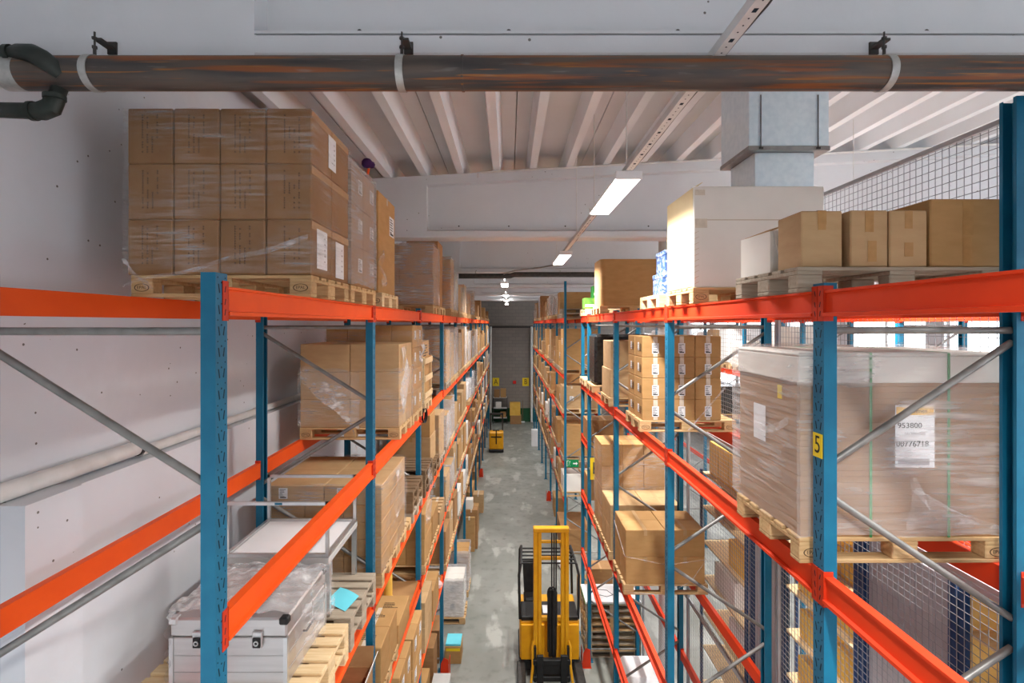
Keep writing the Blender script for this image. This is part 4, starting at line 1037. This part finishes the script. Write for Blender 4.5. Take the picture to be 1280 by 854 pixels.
# ================================================================== RIGHT RACK, top level
z = LEV_R[0]; y = slotR(1, 0)
pr(1, 0, 0, 'grey worn pallet under four tan cartons, top right front', 'wood_grey', stamp=False)
zz = z+PH+.001
carton(1.80, y+.17, zz, .235, .27, .325, 'tan carton with tape, left of the four on top right pallet', 'card_pale', (('strip', 'N', .0, .27, .045, .11), ('tape',)), 'tan cartons on the top right pallet', -.01)
carton(2.06, y+.17, zz, .215, .30, .325, 'tan carton with two tape patches, second of the four top right', 'card_pale', (('strip', 'N', .0, .26, .05, .12), ('strip', 'N', .015, .09, .05, .12)), 'tan cartons on the top right pallet', .005)
carton(2.285, y+.17, zz, .215, .30, .325, 'tan carton with tape seam, third of the four top right', 'card_pale', (('strip', 'N', .0, .27, .045, .10), ('strip', 'N', .0, .10, .05, .08)), 'tan cartons on the top right pallet', 0)
carton(2.625, y+.30, zz, .43, .56, .39, 'largest tan carton, rightmost on the top right pallet', 'card', (('strip', 'N', .0, .28, .06, .2), ('strip', 'N', -.005, .09, .05, .17)), 'tan cartons on the top right pallet', 0)
root = empty('torn_carton', (1.83, y+.58, zz), .05); tag(root, 'white torn carton with bent flaps at left end of top right pallet', 'carton')
c = MB(); hw, hd, hh = .165, .19, .27
for s in (-1, 1): c.box(*sorted((s*hw, s*(hw-.006))), -hd, hd, 0, hh); c.box(-hw+.006, hw-.006, *sorted((s*hd, s*(hd-.006))), 0, hh)
c.box(-hw+.006, hw-.006, -hd+.006, hd-.006, 0, .006); c.build('carton_body', 'card_white', root)
f = MB(); f.bar((-hw, -.02, hh), (-hw+.16, -.02, hh+.06), .3, .006, (1, 0, 0)); f.build('flap', 'card', root)
f = MB(); f.bar((hw, 0, hh), (hw-.10, 0, hh+.05), .34, .006, (1, 0, 0)); f.build('flap', 'card_white', root)
f = MB(); f.bar((0, -hd-.004, hh), (0, -hd-.07, hh-.16), .3, .005, (0, 1, 0)); f.build('flap', 'card_white', root)
y = slotR(1, 2)-.05
pallet(PAR+.6, y+.4, z, 'stamped wooden pallet under the huge white carton, top right', 'wood', True, stamp=True)
root = empty('huge_carton', (PAR+.59, y+.40, z+PH+.001)); tag(root, 'huge white carton with cream side and torn corner tape, top right', 'carton')
c = MB(); c.box(-.58, .58, -.385, .385, 0, .90, 0, b=.006); c.box(-.583, -.5805, -.37, .38, .01, .89, 1)
c.build('carton_body', ['card_white', 'card_cream'], root)
f = MB(); f.bar((-.578, 0, .89), (-.50, 0, .935), .76, .006, (1, 0, 0)); f.build('flap', 'card_cream', root)
f = MB(); f.box(-.545, .55, -.3862, -.3855, .598, .603); f.build('crease', 'card_pale', root)
f = MB(); f.box(-.5845, -.583, -.37, -.30, .56, .63); f.box(-.57, -.46, -.388, -.386, .53, .61); f.box(-.57, -.48, -.388, -.386, .82, .87); f.build('torn_tape', 'tape_clear', root)
f = MB(); f.box(-.5848, -.5833, .0, .12, .10, .48); f.box(-.5862, -.585, -.06, .08, .07, .11); f.build('paper_label', 'paper', root)
f = MB()
for i in range(10): f.bar((-.575, -.387, .03+.05*i), (-.535, -.387, .05+.05*i), .002, .010, (0, 1, 0))
f.build('tear_marks', 'card_pale', root)
y = slotR(2, 0)
pr(2, 0, 0, 'yellowish wooden pallet under the two blue patterned boxes, top right', 'wood_new', stamp=False)
for i in range(2):
    root = empty('gift_box', (PAR+.30+.02*i, y+.42, z+PH+.001+i*.262)); tag(root, '%s blue and white patterned lidded box of the two, top right' % ('lower' if i == 0 else 'upper'), 'box', 'blue patterned boxes')
    s = .19-.015*i
    MB().box(-s, s, -s, s, 0, .20, b=.004).build('box_body', 'bluebox', root); MB().box(-s-.006, s+.006, -s-.006, s+.006, .201, .258, b=.005).build('lid', 'bluebox', root)
y = slotR(3, 1)
pr(3, 1, 0, 'wooden pallet under the large plain brown carton, top right', stamp=False)
root = empty('round_cornered_carton', (PAR+.60, y+.40, z+PH+.001)); tag(root, 'large plain tan carton with rounded edges, top right past blue boxes', 'carton')
c = MB(); a, d, r_ = .585, .385, .10; poly = []
for cx, cy, a0 in ((a-.02, d-.02, 0), (-a+r_, d-r_, PI/2), (-a+r_, -d+r_, PI), (a-.02, -d+.02, 1.5*PI)):
    rr = r_ if cx < 0 else .02
    for i in range(6): poly.append((cx+rr*math.cos(a0+i*PI/10), cy+rr*math.sin(a0+i*PI/10)))
c.prism(poly, 'z', 0, .84); c.build('carton_body', 'card', root, smooth=True)
f = MB(); f.box(-.45, .5, -.388, -.386, .06, .064); f.build('crease', 'card_dark', root)
yy = YR[4]+.10
pallet(PAR+.62, yy+.42, z, 'wooden pallet under the green printed boxes, top of narrow bay', 'wood_new', False)
for i, (x, dy, zb, hh, mt, lb) in enumerate(((1.76, .25, 0, .24, 'lime', 'lower lime green printed box, left of the three on narrow bay'), (2.02, .25, 0, .24, 'lime', 'second lime printed box beside dark green one, narrow bay'), (1.95, .25, .244, .26, 'greenbox', 'dark green box on top of the lime printed boxes'))):
    carton(x, yy+dy, z+PH+.001+zb, .24, .34, hh, lb, mt, (('strip', 'N', 0, hh*.3, .2, .05, 'white'),), 'green printed boxes')

# ================================================================== RIGHT RACK, second level
z = LEV_R[1]; y = slotR(1, 0)-.02
pallet(PAR+.6, y+.4, z, 'stamped wooden pallet under the large film-wrapped board load, right', 'wood', True, stamp=True)
root = empty('board_load', (PAR+.59, y+.40, z+PH+.001)); tag(root, 'large film-wrapped load of stacked board sheets with printed label, right', 'wrapped load')
b = MB(); n = 30; hh = 1.02
for i in range(n):
    dx = random.uniform(0, .005); b.box(-.575+dx, .575, -.385+random.uniform(0, .0008), .385, i*hh/n, (i+1)*hh/n-.0012, 0)
b.build('board_sheets', 'card_dark', root)
f = MB(); f.box(-.585, .585, -.392, .392, hh-.15, hh+.0, b=.006); f.box(-.588, .588, -.393, .393, hh+.001, hh+.022, b=.01); f.build('cover_board', 'card_white', root)
s = MB()
for x in (-.18, .26): s.box(x-.007, x+.007, -.398, -.3955, .0, hh+.02); s.box(x-.007, x+.007, -.396, .39, hh+.0225, hh+.024)
s.build('strapping', 'strap', root)
s = MB(); s.box(-.06, .16, -.4215, -.420, .40, .75, 0); s.box(-.055, .155, -.4228, -.4218, .695, .74, 1); s.box(-.045, .13, -.4228, -.4218, .415, .45, 2)
lab = s.build('shipping_label', ['paper', 'yel_card', 'greyp'], root)
text('953800', .042, 'ink', lab, (.02, -.4230, .635), (PI/2, 0, 0), bold=1.1)
text('00776718', .046, 'ink', lab, (.035, -.4230, .532), (PI/2, 0, 0), bold=1.0)
text('Glommen', .034, 'stamp', lab, (.05, -.4232, .717), (PI/2, 0, 0))
text('16x270x2700', .022, 'greyp', lab, (.05, -.4230, .590), (PI/2, 0, 0))
s = MB(); s.box(-.6072, -.606, -.25, -.20, .76, .84, 0); s.box(-.5812, -.580, .0, .16, .45, .68, 1); s.build('side_sticker', ['yellow', 'paper'], root)
film(PAR+.002, PAR+1.185, y+.0, y+.80, z+PH+.012, z+PH+hh+.03, 'wrinkled milky film wrapped round the board load, right', 'film_board', amp=.010, top=True, off=.022, host=root)
rag(lambda u, v: (PAR+.60+.45*u*v+.10*v+.03*math.sin(v*9), y-.03-.02*math.sin(u*5), z+PH+.34-.30*u*(1-v*.5)+.02*math.sin(v*12)-.12*v), 10, 10, 'bunched clear film tail on the front of the board load')
rag(lambda u, v: (PAR-.03, y+.05+.62*u, z+PH+.68-.12*math.sin(u*3)-.05*v+.03*u), 10, 3, 'twisted film rope along aisle side of the board load')
y = slotR(2, 1)-.05
pallet(PAR+.6, y+.4, z, 'wooden pallet under labelled cartons behind second right upright', 'wood', True, stamp=True)
stack('labelled stack behind second right upright', 1, PAR+.035, y+.01, z+PH+.001, 3, 4, 2, .325, .385, .262, 'card', (('strip', 'N', .0, .13, .055, .25, 'tape_clear'), ('label', 'N', .0, .11, .085, .13), ('tape', 'tape_clear')), (('strip', 'N', .0, .13, .055, .25, 'tape_clear'), ('label', 'N', .0, .11, .085, .13), ('label', 'W', .0, .13, .07, .10), ('lines', 'W', -.1, .12, .1, .1)), adj='white-labelled')
f = MB(); f.tube([(PAR+.60, y-.012, z+.02), (PAR+1.05, y-.02, z+.55), (PAR+1.10, y+.1, z+.75)], .012, 6); o = f.build('film_rope', 'film_loose'); tag(o, 'twisted film rope across labelled stack behind second right upright', 'stretch film')
y = slotR(3, 0)
pr(3, 0, 1, 'wooden pallet under tall kraft carton, second right level', stamp=False, near=False)
carton(PAR+.58, y+.41, z+PH+.001, 1.12, .74, .46, 'lower tall kraft carton, second right level past labelled stack', 'card_pale', ())
carton(PAR+.58, y+.41, z+PH+.463, 1.08, .72, .46, 'upper tall kraft carton, second right level past labelled stack', 'card_pale', ())
y = slotR(3, 2)
pr(3, 2, 1, 'wooden pallet under black wrapped load, second right level', stamp=False, near=False)
o = MB().box(-.55, .55, -.37, .37, 0, 1.0, b=.05).build('wrapped_load', 'blackfilm', None, (PAR+.6, y+.4, z+PH+.001)); tag(o, 'black plastic wrapped load on second right level near passage', 'wrapped load')
pallet(PAR+.6, YR[4]+.50, z, 'empty wooden pallet on the second level of the narrow bay', 'wood_new', False)

# ================================================================== RIGHT RACK, third level and below
z = LEV_R[2]; y = slotR(2, 2)
pr(2, 2, 2, 'wooden pallet under two wide layers of tan cartons, third right level', stamp=False)
stack('strapped stack, third right level front', 1, PAR+.03, y+.01, z+PH+.001, 2, 2, 2, .56, .385, .385, 'card', (('tape', 'card_pale'),), adj='wide tan', allc=False)
f = MB(); f.tube([(PAR+.015, y+.75, z+.78), (PAR+.015, y-.005, z+.55), (PAR+.6, y-.012, z+.43), (PAR+1.17, y-.005, z+.50), (PAR+1.17, y+.7, z+.6)], .008, 6); o = f.build('strap_band', 'film_loose'); tag(o, 'loose clear strap slung round the strapped tan stack, third right level', 'strap')
f = MB(); f.tube([(PAR-.015, y+.1, z+.16), (PAR+.05, y-.03, z+.05), (PAR+.6, y-.05, z+.02), (PAR+.95, y-.04, z+.22), (PAR+1.15, y-.01, z+.48)], .005, 6); o = f.build('strap_band', 'film_loose'); tag(o, 'thin white strap drooping below the strapped tan stack', 'strap')
y = slotR(3, 0)
pr(3, 0, 2, 'wooden pallet under low tan stack, third right level', stamp=False, near=False)
stack('low tan stack, third right level', 1, PAR+.02, y+.01, z+PH+.001, 2, 2, 2, .57, .385, .375, 'card_pale', (('tape', 'card_pale'),), adj='wide')
y = slotR(3, 1)
pr(3, 1, 2, 'wooden pallet under the tallest tan stack, third right level', stamp=False, near=False)
stack('tallest tan stack, third right level', 1, PAR+.03, y+.01, z+PH+.001, 3, 4, 2, .375, .385, .385, 'card', (('tape', 'card_pale'),), adj='square')
film(PAR+.03, PAR+1.17, y, y+.79, z+PH+.012, z+PH+1.5, 'thin film round the tallest tan stack, third right level', 'film')
# stack of pallets with a sheet, on the floor of the narrow bay
for i in range(8): pallet(PAR+.62, 11.69, PH*i, 'wooden pallet in the tall floor stack by right guard, %s up' % ORD[i], random.choice(('wood', 'wood_grey', 'wood_dark')), False, group='floor stack of pallets', rz=random.uniform(-.02, .02))
root = empty('flat_sheet', (PAR+.62, 11.69, PH*8+.002)); tag(root, 'white flat sheet with black scrawl on the floor pallet stack', 'sheet')
MB().box(-.60, .60, -.39, .39, 0, .05, b=.004).build('sheet_body', 'white', root); MB().box(-.61, .61, -.40, .40, -.0015, -.0005).build('green_backing', 'greenbox', root)
f = MB(); f.tube([(-.25, -.1, .053), (-.1, -.18, .053), (.05, -.1, .053), (-.05, .1, .053), (-.3, .15, .053)], .006, 6); f.build('scrawl', 'ink', root)
# white covered pallet on the floor
pallet(2.24, 9.7, 0, 'wooden pallet on floor beneath the white covered bundle, right rack', 'wood_dark', False)
b = MB(); b.box(-.36, .36, -.39, .39, 0, .72, b=.09); o = b.build('covered_bundle', 'white', None, (2.44, 9.7, PH+.001), smooth=True); tag(o, 'white covered bundle with rounded edges on the floor, right rack', 'bundle')
# low stuff at the far end of narrow bay
carton(2.2, YR[4]+.50, LEV_R[2]+.002, .95, .6, .5, 'plain brown carton on the third level, narrow right bay', 'card')
carton(2.1, YR[4]+.50, 4.652, .8, .6, .45, 'plain brown carton on the extra shelf, narrow right bay', 'card_dark')
# yellow aisle letter sign and number plate
root = empty('letter_sign', (1.80, 11.10, 4.13)); tag(root, 'yellow plate with black letter E beside right rack upright', 'sign')
MB().box(-.075, .145, -.004, .004, -.23, .23).build('plate', 'yellow', root); text('E', .36, 'ink', root, (.035, -.0045, 0), (PI/2, 0, 0), bold=.8)
MB().box(-.10, -.076, -.02, .03, -.02, .02).build('bracket', 'galv', root)
root = empty('number_plate', (XR-.004, YR[1]+.0, EYE-.66)); tag(root, 'small yellow plate with black 5 on the near right upright', 'sign')
MB().box(-.0015, .0015, -.042, .042, -.065, .065).build('plate', 'yellow', root); text('5', .135, 'ink', root, (-.0021, 0, 0), (PI/2, 0, -PI/2), bold=.85)
root = empty('exit_sign', (XR+.20+.04, YF[0]-.07, 2.97)); tag(root, 'green emergency exit sign with running figure and arrow, passage', 'sign')
MB().box(-.19, .19, -.012, .012, -.11, .11).build('plate', 'green', root)
f = MB(); f.box(.02, .11, -.0145, -.0125, -.018, .018); f.prism([(.11, -.055), (.165, 0), (.11, .055)], 'y', -.0145, -.0125); f.build('arrow', 'white', root)
f = MB(); f.box(-.17, -.155, -.0145, -.0125, -.09, .09); f.box(-.17, -.11, -.0145, -.0125, .075, .09); f.sphere((-.075, -.0135, .055), .017, 10, 0, (1, .1, 1))
for p_, q_ in (((-.08, .03), (-.095, -.02)), ((-.095, -.02), (-.06, -.05)), ((-.06, -.05), (-.07, -.09)), ((-.095, -.02), (-.12, -.06)), ((-.12, -.06), (-.145, -.06)), ((-.08, .03), (-.045, .005)), ((-.08, .03), (-.11, .01))):
    f.bar((p_[0], -.0135, p_[1]), (q_[0], -.0135, q_[1]), .002, .014, (0, 1, 0))
f.build('running_figure', 'white', root)

# ================================================================== FAR RIGHT RACK
simple_load(0, 0, 0, 'pallets', .15, 'wood_grey', None, 'F')
rnd = random.Random(77)
for k in range(7):
    for s in range(3):
        if k == 0 and s == 0: continue
        r = rnd.random()
        if r < .12: continue
        simple_load(k, s, 0, 'one' if r < .6 else 'white' if r < .75 else 'stack', rnd.uniform(.5, 1.15), rnd.choice(('card', 'card_pale', 'card_dark')), rnd.choice((None, 'film_heavy', 'film_white')), 'F', cols=1, rows=2)
for lv in (1, 2, 3, 4):
    for k in range(7):
        for s in range(3):
            r = rnd.random()
            if r < .22 and not (k == 0 and s == 0): continue
            kind = 'one' if k > 0 or r < .5 else rnd.choice(('stack', 'lab'))
            hm = (1.25, .9, 1.1, .75)[lv-1]
            simple_load(k, s, lv, kind if r < .93 else 'black', rnd.uniform(.45, hm), rnd.choice(('card', 'card_pale', 'card_dark', 'card_white') if lv > 2 else ('card', 'card_pale', 'card')), None, 'F', cols=2, rows=1 if lv > 1 else 2)
carton(1.52, 31, 0, .36, .5, .95, 'white carton on the floor far along the right rack', 'white', ())
carton(2.1, 17.2, 0, .9, 1.6, .75, 'big brown carton on floor under the far right rack, first bay', 'card_dark', ())
carton(1.95, 20.0, 0, .5, .9, .7, 'brown carton on floor under the far right rack, second bay', 'card', ())
r = MB(); r.tube([(0, 0, -.16), (0, 0, .16)], .10, 18, 0); r.tube([(0, 0, -.161), (0, 0, .161)], .035, 12, 1)
o = r.build('film_roll', ['white', 'flute'], None, (1.56, 15.5, .101), smooth=True); o.rotation_euler = (PI/2, 0, .2); tag(o, 'white roll lying on the floor in front of the tall end frame', 'roll')
# boxes in the passage, seen through the frames
carton(2.2, 13.6, 0, .8, .6, .55, 'brown carton on the floor in the passage, right side', 'card')
carton(2.35, 13.6, .552, .6, .5, .4, 'smaller brown carton on top of the passage carton', 'card_dark')
# white round column in the passage
struct(MB().tube([(3.05, 10.2, 0), (3.05, 10.2, 9.4)], .13, 20).build('column', 'pipe_white', smooth=True))

# ================================================================== MESH PARTITION behind the right rack
XM = 2.875
def wire_panel(y0, y1, z0, z1, label, st=.056):
    root = empty('mesh_panel', (XM, (y0+y1)/2, z0)); tag(root, label, 'mesh panel', 'wire mesh panels behind the right rack')
    L = (y1-y0)/2; H = z1-z0
    f = MB()
    for s in (-1, 1): f.box(-.015, .015, *sorted((s*L, s*(L-.03))), 0, H)
    for zz in (0, H-.03): f.box(-.014, .014, -L+.03, L-.03, zz, zz+.03)
    f.build('panel_frame', 'mesh', root)
    wm = MB(); y = -L+st
    while y < L-.02: wm.box(-.0016, .0016, y-.0016, y+.0016, .02, H-.02); y += st
    z = st
    while z < H-.02: wm.box(.0018, .0050, -L+.02, L-.02, z-.0016, z+.0016); z += st
    wm.build('wire_mesh', 'wire', root)
MZ = [0.0, 2.8, 5.6, 8.40]
for k in range(5):
    for j in range(3):
        if YR[k+1] > 12.5: break
        wire_panel(YR[k]+.01, YR[k+1]-.01, MZ[j]+.005, MZ[j+1]-.005, 'grey wire mesh panel behind near right rack, %s bay, %s' % (ORD[k], ('low', 'middle height', 'top')[j]))

# ================================================================== BEYOND THE MESH
def shelving(y0, y1, z1, ns, label, mat='ply', x0=3.02, depth=.6, navy=True, div=True, end=False):
    root = empty('shelving_unit', (x0, (y0+y1)/2, 0)); tag(root, label, 'shelving', 'plywood shelves beyond the mesh')
    L = (y1-y0)/2
    for s in (-1, 1):
        for xx in (-.03, depth): MB().box(xx, xx+.03, *sorted((s*L, s*(L-.05))), 0, z1+.04).build('post', 'navy' if navy else mat, root)
    for i in range(ns+1): MB().box(0, depth-.013, -L+.021, L-.021, z1*i/ns+(.0 if i < ns else -.02), z1*i/ns+.02 if i < ns else z1).build('shelf', 'wood_new' if mat == 'ply' else mat, root)
    for i in range(ns):
        if i % 2 and div: MB().box(.02, depth-.02, -.01, .01, z1*i/ns+.021, z1*(i+1)/ns-.001).build('divider', mat, root)
    if end: MB().box(.031, depth-.002, L-.02, L-.003, .02, z1-.02).build('end_panel', mat, root)
    return root
shelving(2.35, 3.48, 5.50, 16, 'bright plywood shelving beyond the mesh, nearest, at right edge', end=True, div=False, depth=.8)
shelving(4.50, 5.75, 5.30, 11, 'plywood shelving beyond the mesh, left of the grey panels')
shelving(6.6, 8.2, 4.9, 9, 'plywood shelving beyond the mesh, farthest, with pale boards', div=False)
root = empty('panel_wall', (3.04, 4.0, 0)); tag(root, 'grey ribbed panel partition between the plywood shelves beyond mesh', 'partition')
for i in range(5): MB().box(-.01, .02, -.42+i*.168, -.42+i*.168+.164, .05, 5.44, b=.004).build('grey_board', 'greyp', root)
for yy in (-.46, .44): MB().box(-.05, .05, yy-.03, yy+.03, 0, 5.5).build('post', 'navy', root)
root = empty('panel_wall', (3.04, 6.15, 0)); tag(root, 'grey panel partition farther along beyond the mesh', 'partition')
for i in range(3): MB().box(-.01, .02, -.32+i*.21, -.32+i*.21+.205, .05, 5.3, b=.004).build('grey_board', 'greyp', root)
for yy in (-.36, .34): MB().box(-.05, .05, yy-.03, yy+.03, 0, 5.36).build('post', 'navy', root)
# goods on the shelf tops
for i in range(4):
    carton(3.33, 6.8+i*.36, 4.903, .5, .33, .50, 'yellow carton on top of farthest plywood shelving, %s from front' % ORD[i], 'yel_card', (), 'yellow cartons beyond the mesh')
for i in range(3):
    carton(3.33, 4.72+i*.42, 5.302, .5, .38, .36, 'tan carton atop middle plywood shelving beyond mesh, %s' % ORD[i], 'card_pale', (), 'tan cartons beyond the mesh')
rnd = random.Random(99)
for i in range(5, 10):
    for q in (0, 1):
        carton(3.31, 4.80+.6*q, 5.30*(i+1)/11+.021, .42, .44-.06*(i % 2), .24+.1*rnd.random(), 'carton inside the middle plywood shelving, %s board up, %s one' % (ORD[i+1], ('nearer', 'farther')[q]), rnd.choice(('card_pale', 'yel_card', 'yel_card')), (), 'cartons in plywood shelving')
for i in range(4, 8):
    carton(3.31, 7.0+.5*(i % 2), 4.9*(i+1)/9+.021, .46, .7, .36, 'box inside the farthest plywood shelving, %s board up' % ORD[i+1], rnd.choice(('white', 'yel_card', 'card_pale')), (), 'boxes in farthest plywood shelving')
for i in range(8, 15, 2):
    carton(3.34, 2.75+.1*(i % 4), 5.5*(i+1)/16+.021, .40, .45, .22, 'yellow carton inside the nearest plywood shelving, %s board up' % ('lower', 'middle', 'upper', 'high')[(i-8)//2], 'yel_card', (), 'cartons in nearest plywood shelving')
# next rack: loads
for k in range(2, 8):
    for s in range(3):
        for lv in (0, 1, 2):
            r = rnd.random()
            if r < .30 or (lv == 2 and k != 4): continue
            simple_load(k, s, lv, 'one' if r < .65 else 'white' if r < .93 else 'black', rnd.uniform(.6, 1.1 if lv else .9), rnd.choice(('card', 'card_pale', 'card_white')), None, 'B')

# ================================================================== BACK WALL things
def wall_sign(ch, x, label):
    root = empty('letter_sign', (x, BACK-.012, EYE-72.5*BACK/FPX)); tag(root, label, 'sign', 'yellow letter signs')
    MB().box(-.24, .24, -.008, .008, -.30, .30).build('plate', 'yellow', root); text(ch, .55, 'ink', root, (0, -.0086, 0), (PI/2, 0, 0), bold=.75)
wall_sign('A', -.95, 'yellow sign with black letter A on the far wall')
wall_sign('B', 1.24, 'yellow sign with black letter B on the far wall')
root = empty('goods_shelf', (-.62, BACK-.6, 0)); tag(root, 'dark steel shelf with three boards before the far wall', 'shelving')
for x in (-.5, .5):
    for yy in (-.28, .28): MB().box(x-.02, x+.02, yy-.02, yy+.02, 0, 1.9).build('post', 'steel_dark', root)
for zz in (.4, 1.1, 1.86): MB().box(-.5, .5, -.3, .3, zz, zz+.03).build('shelf', 'off', root)
for i, (x, zz, hh, mt, lb) in enumerate(((-.86, 1.891, .55, 'card_dark', 'dark carton on far steel shelf top, left one'), (-.40, 1.891, .62, 'card', 'brown carton on far steel shelf top, right one'), (-.75, 1.131, .4, 'card_white', 'white box on middle board of far steel shelf'), (-.40, .431, .4, 'card', 'brown carton on lowest board of far steel shelf'))):
    carton(x, BACK-.6, zz, .40, .45, hh, lb, mt, ())
carton(.50, BACK-.7, 0, .8, .6, .62, 'lower brown carton on floor before the far wall', 'card_dark', ())
carton(.45, BACK-.7, .622, .75, .6, .9, 'yellowish brown carton upon another before the far wall', 'yel_card', ())
r = MB(); r.box(-.12, .12, -.03, .03, -.12, .12, b=.02); o = r.build('wall_box', 'red', None, (.42, BACK-.033, 2.9)); tag(o, 'small red box fixed on the far wall between the letter signs', 'wall box')
r = MB(); r.tube([(0, 0, .05), (.02, .05, 1.6)], .018, 8, 0); r.box(-.16, .16, -.04, .04, 0, .08, 1); o = r.build('broom', ['wood_dark', 'white'], None, (1.0, BACK-.3, 0)); tag(o, 'broom leaning against the far wall below letter B', 'broom')

# ================================================================== REACH TRUCK in the aisle
FX, FY = .83, 10.25
root = empty('reach_truck', (FX, FY, 0)); tag(root, 'yellow reach truck with raised mast and black forks in the aisle', 'forklift')
m1 = MB()
for s in (-1, 1):
    m1.box(*sorted((s*.27, s*.345)), -.02, .13, .32, 3.12, b=.008); m1.box(*sorted((s*.19, s*.26)), -.01, .11, .36, 3.17, b=.008)
    m1.box(*sorted((s*.26, s*.27)), .03, .07, .36, 3.12)
m1.build('mast_rails', 'truck_y', root)
MB().box(-.35, .35, -.03, .12, 3.12, 3.21, b=.012).build('mast_head', 'truck_y', root)
for za, zb in ((1.35, 1.43), (2.55, 2.60), (2.88, 2.92)): MB().box(-.27, .27, .06, .14, za, zb, b=.006).build('mast_crossbar', 'truck_y', root)
m3 = MB()
for x in (.015, .06, .10): m3.tube([(x, .05, .8), (x, .05, 3.10)], .014, 10)
m3.tube([(-.02, .0, .70), (-.02, .0, 2.0)], .035, 12); m3.tube([(.05, .0, .70), (.05, .0, 2.0)], .05, 14)
m3.tube([(-.06, -.02, .8), (-.06, -.02, 1.95), (-.03, -.02, 2.05), (.05, -.02, 2.06), (.10, -.01, 1.95), (.10, -.01, 1.3)], .018, 10)
m3.build('hydraulics', 'black', root, smooth=True)
b = MB(); b.box(-.60, .62, .52, 1.60, .30, 1.10, b=.03); b.box(-.58, -.1, .45, .54, .34, 1.05, b=.01); b.box(.1, .60, .45, .54, .34, 1.05, b=.01); b.build('chassis', 'truck_y', root)
MB().box(-.62, .64, .50, 1.64, .08, .298, b=.02).build('lower_skirt', 'black', root)
MB().box(-.58, .60, .50, 1.1, 1.101, 1.20, b=.02).build('dashboard', 'black', root)
MB().box(-.12, .12, .60, .9, 1.201, 1.215).build('document_sheet', 'paper', root)
s = MB(); s.box(-.50, -.16, 1.15, 1.55, 1.101, 1.22, b=.04); s.build('seat', 'black', root)
s = MB(); s.bar((-.33, 1.50, 1.22), (-.36, 1.60, 1.85), .32, .09, (0, 1, 0)); s.build('seat_back', 'black', root)
s = MB(); s.ring((.05, .95, 1.42), (0, -.5, 1), .12, .145, .025, 20); s.tube([(.05, .95, 1.20), (.05, .95, 1.42)], .02, 8); s.build('steering_wheel', 'black', root, smooth=True)
for s_ in (-1, 1):
    g = MB(); g.tube([(s_*.60, .55, 1.12), (s_*.62, .60, 2.0), (s_*.58, .68, 2.18), (s_*.55, 1.5, 2.22), (s_*.58, 1.62, 2.1), (s_*.60, 1.62, 1.1)], .028, 10); g.build('guard_pillar', 'black', root, smooth=True)
g = MB()
for yy in (.70, .88, 1.06, 1.24, 1.42): g.tube([(-.57, yy, 2.20), (.57, yy, 2.20)], .018, 8)
g.build('overhead_guard', 'black', root, smooth=True)
for s_ in (-1, 1):
    a = MB(); a.tube([(s_*.34, -.02, 1.02), (s_*.37, -.06, .90), (s_*.36, -.10, .6), (s_*.40, -.16, .30), (s_*.40, -.2, .2)], [.02, .028, .028, .026, .022], 10); a.build('side_arm', 'truck_y', root, smooth=True)
c = MB(); c.box(-.36, .36, -.16, -.06, .62, .72, b=.01); c.box(-.36, .36, -.16, -.06, .30, .40, b=.01); c.box(-.34, .34, -.12, -.06, .42, .60)
for x in (-.34, .30): c.box(x, x+.04, -.14, -.06, .28, .95)
c.build('fork_carriage', 'black', root)
for s_ in (-1, 1):
    f = MB(); f.box(s_*.23-.065, s_*.23+.065, -.22, -.165, .06, .84, b=.01); f.prism([(-.22, .05), (-1.30, .05), (-1.30, .065), (-.22, .10)], 'x', s_*.23-.06, s_*.23+.06); f.build('fork', 'black', root)
    l = MB(); l.box(s_*.58-.085, s_*.58+.085, -1.25, .55, .10, .27, b=.02); l.box(s_*.58-.095, s_*.58+.095, -1.30, -.9, .18, .30, b=.02); lg = l.build('straddle_leg', 'steel_dark', root)
    wv = MB(); wv.tube([(s_*.58-.055, -1.05, .115), (s_*.58+.055, -1.05, .115)], .115, 20); wv.build('wheel', 'rubber', lg, smooth=True)
wv = MB(); wv.tube([(-.3, 1.3, .16), (-.18, 1.3, .16)], .16, 20); wv.build('drive_wheel', 'rubber', root, smooth=True)
# small stacker far away
root = empty('pallet_stacker', (-.70, 29.6, 0)); tag(root, 'small yellow pallet stacker far down the aisle on the left', 'forklift')
b = MB(); b.box(-.40, .40, -.35, .30, .18, 1.15, b=.06); b.build('chassis', 'truck_y', root)
MB().box(-.41, .41, -.37, .31, .05, .179, b=.02).build('lower_skirt', 'black', root)
MB().box(-.30, .30, -.362, -.352, .85, .92).build('front_grille', 'black', root)
f = MB()
for s_ in (-1, 1): f.box(*sorted((s_*.30, s_*.38)), .32, .44, .1, 2.1)
f.box(-.38, .38, .32, .44, 2.0, 2.1); f.build('mast', 'steel_dark', root)
f = MB(); f.tube([(0, -.36, .5), (0, -.55, 1.15), (0, -.6, 1.3)], .03, 8); f.box(-.18, .18, -.64, -.58, 1.28, 1.34, b=.02); f.build('tiller', 'black', root)
for s_ in (-1, 1): MB().box(s_*.22-.07, s_*.22+.07, .44, 1.6, .06, .12).build('fork', 'black', root)
for s_ in (-1, 1): MB().tube([(s_*.3-.05, 0, .09), (s_*.3+.05, 0, .09)], .09, 14).build('wheel', 'rubber', root, smooth=True)

o = FARMB.build('distant_cartons', FARMATS); tag(o, 'mass of small brown cartons far down both racks near the end wall', 'cartons'); o['kind'] = 'stuff'
print('OBJECT COUNT', len(bpy.data.objects), 'things', len(LABELS))
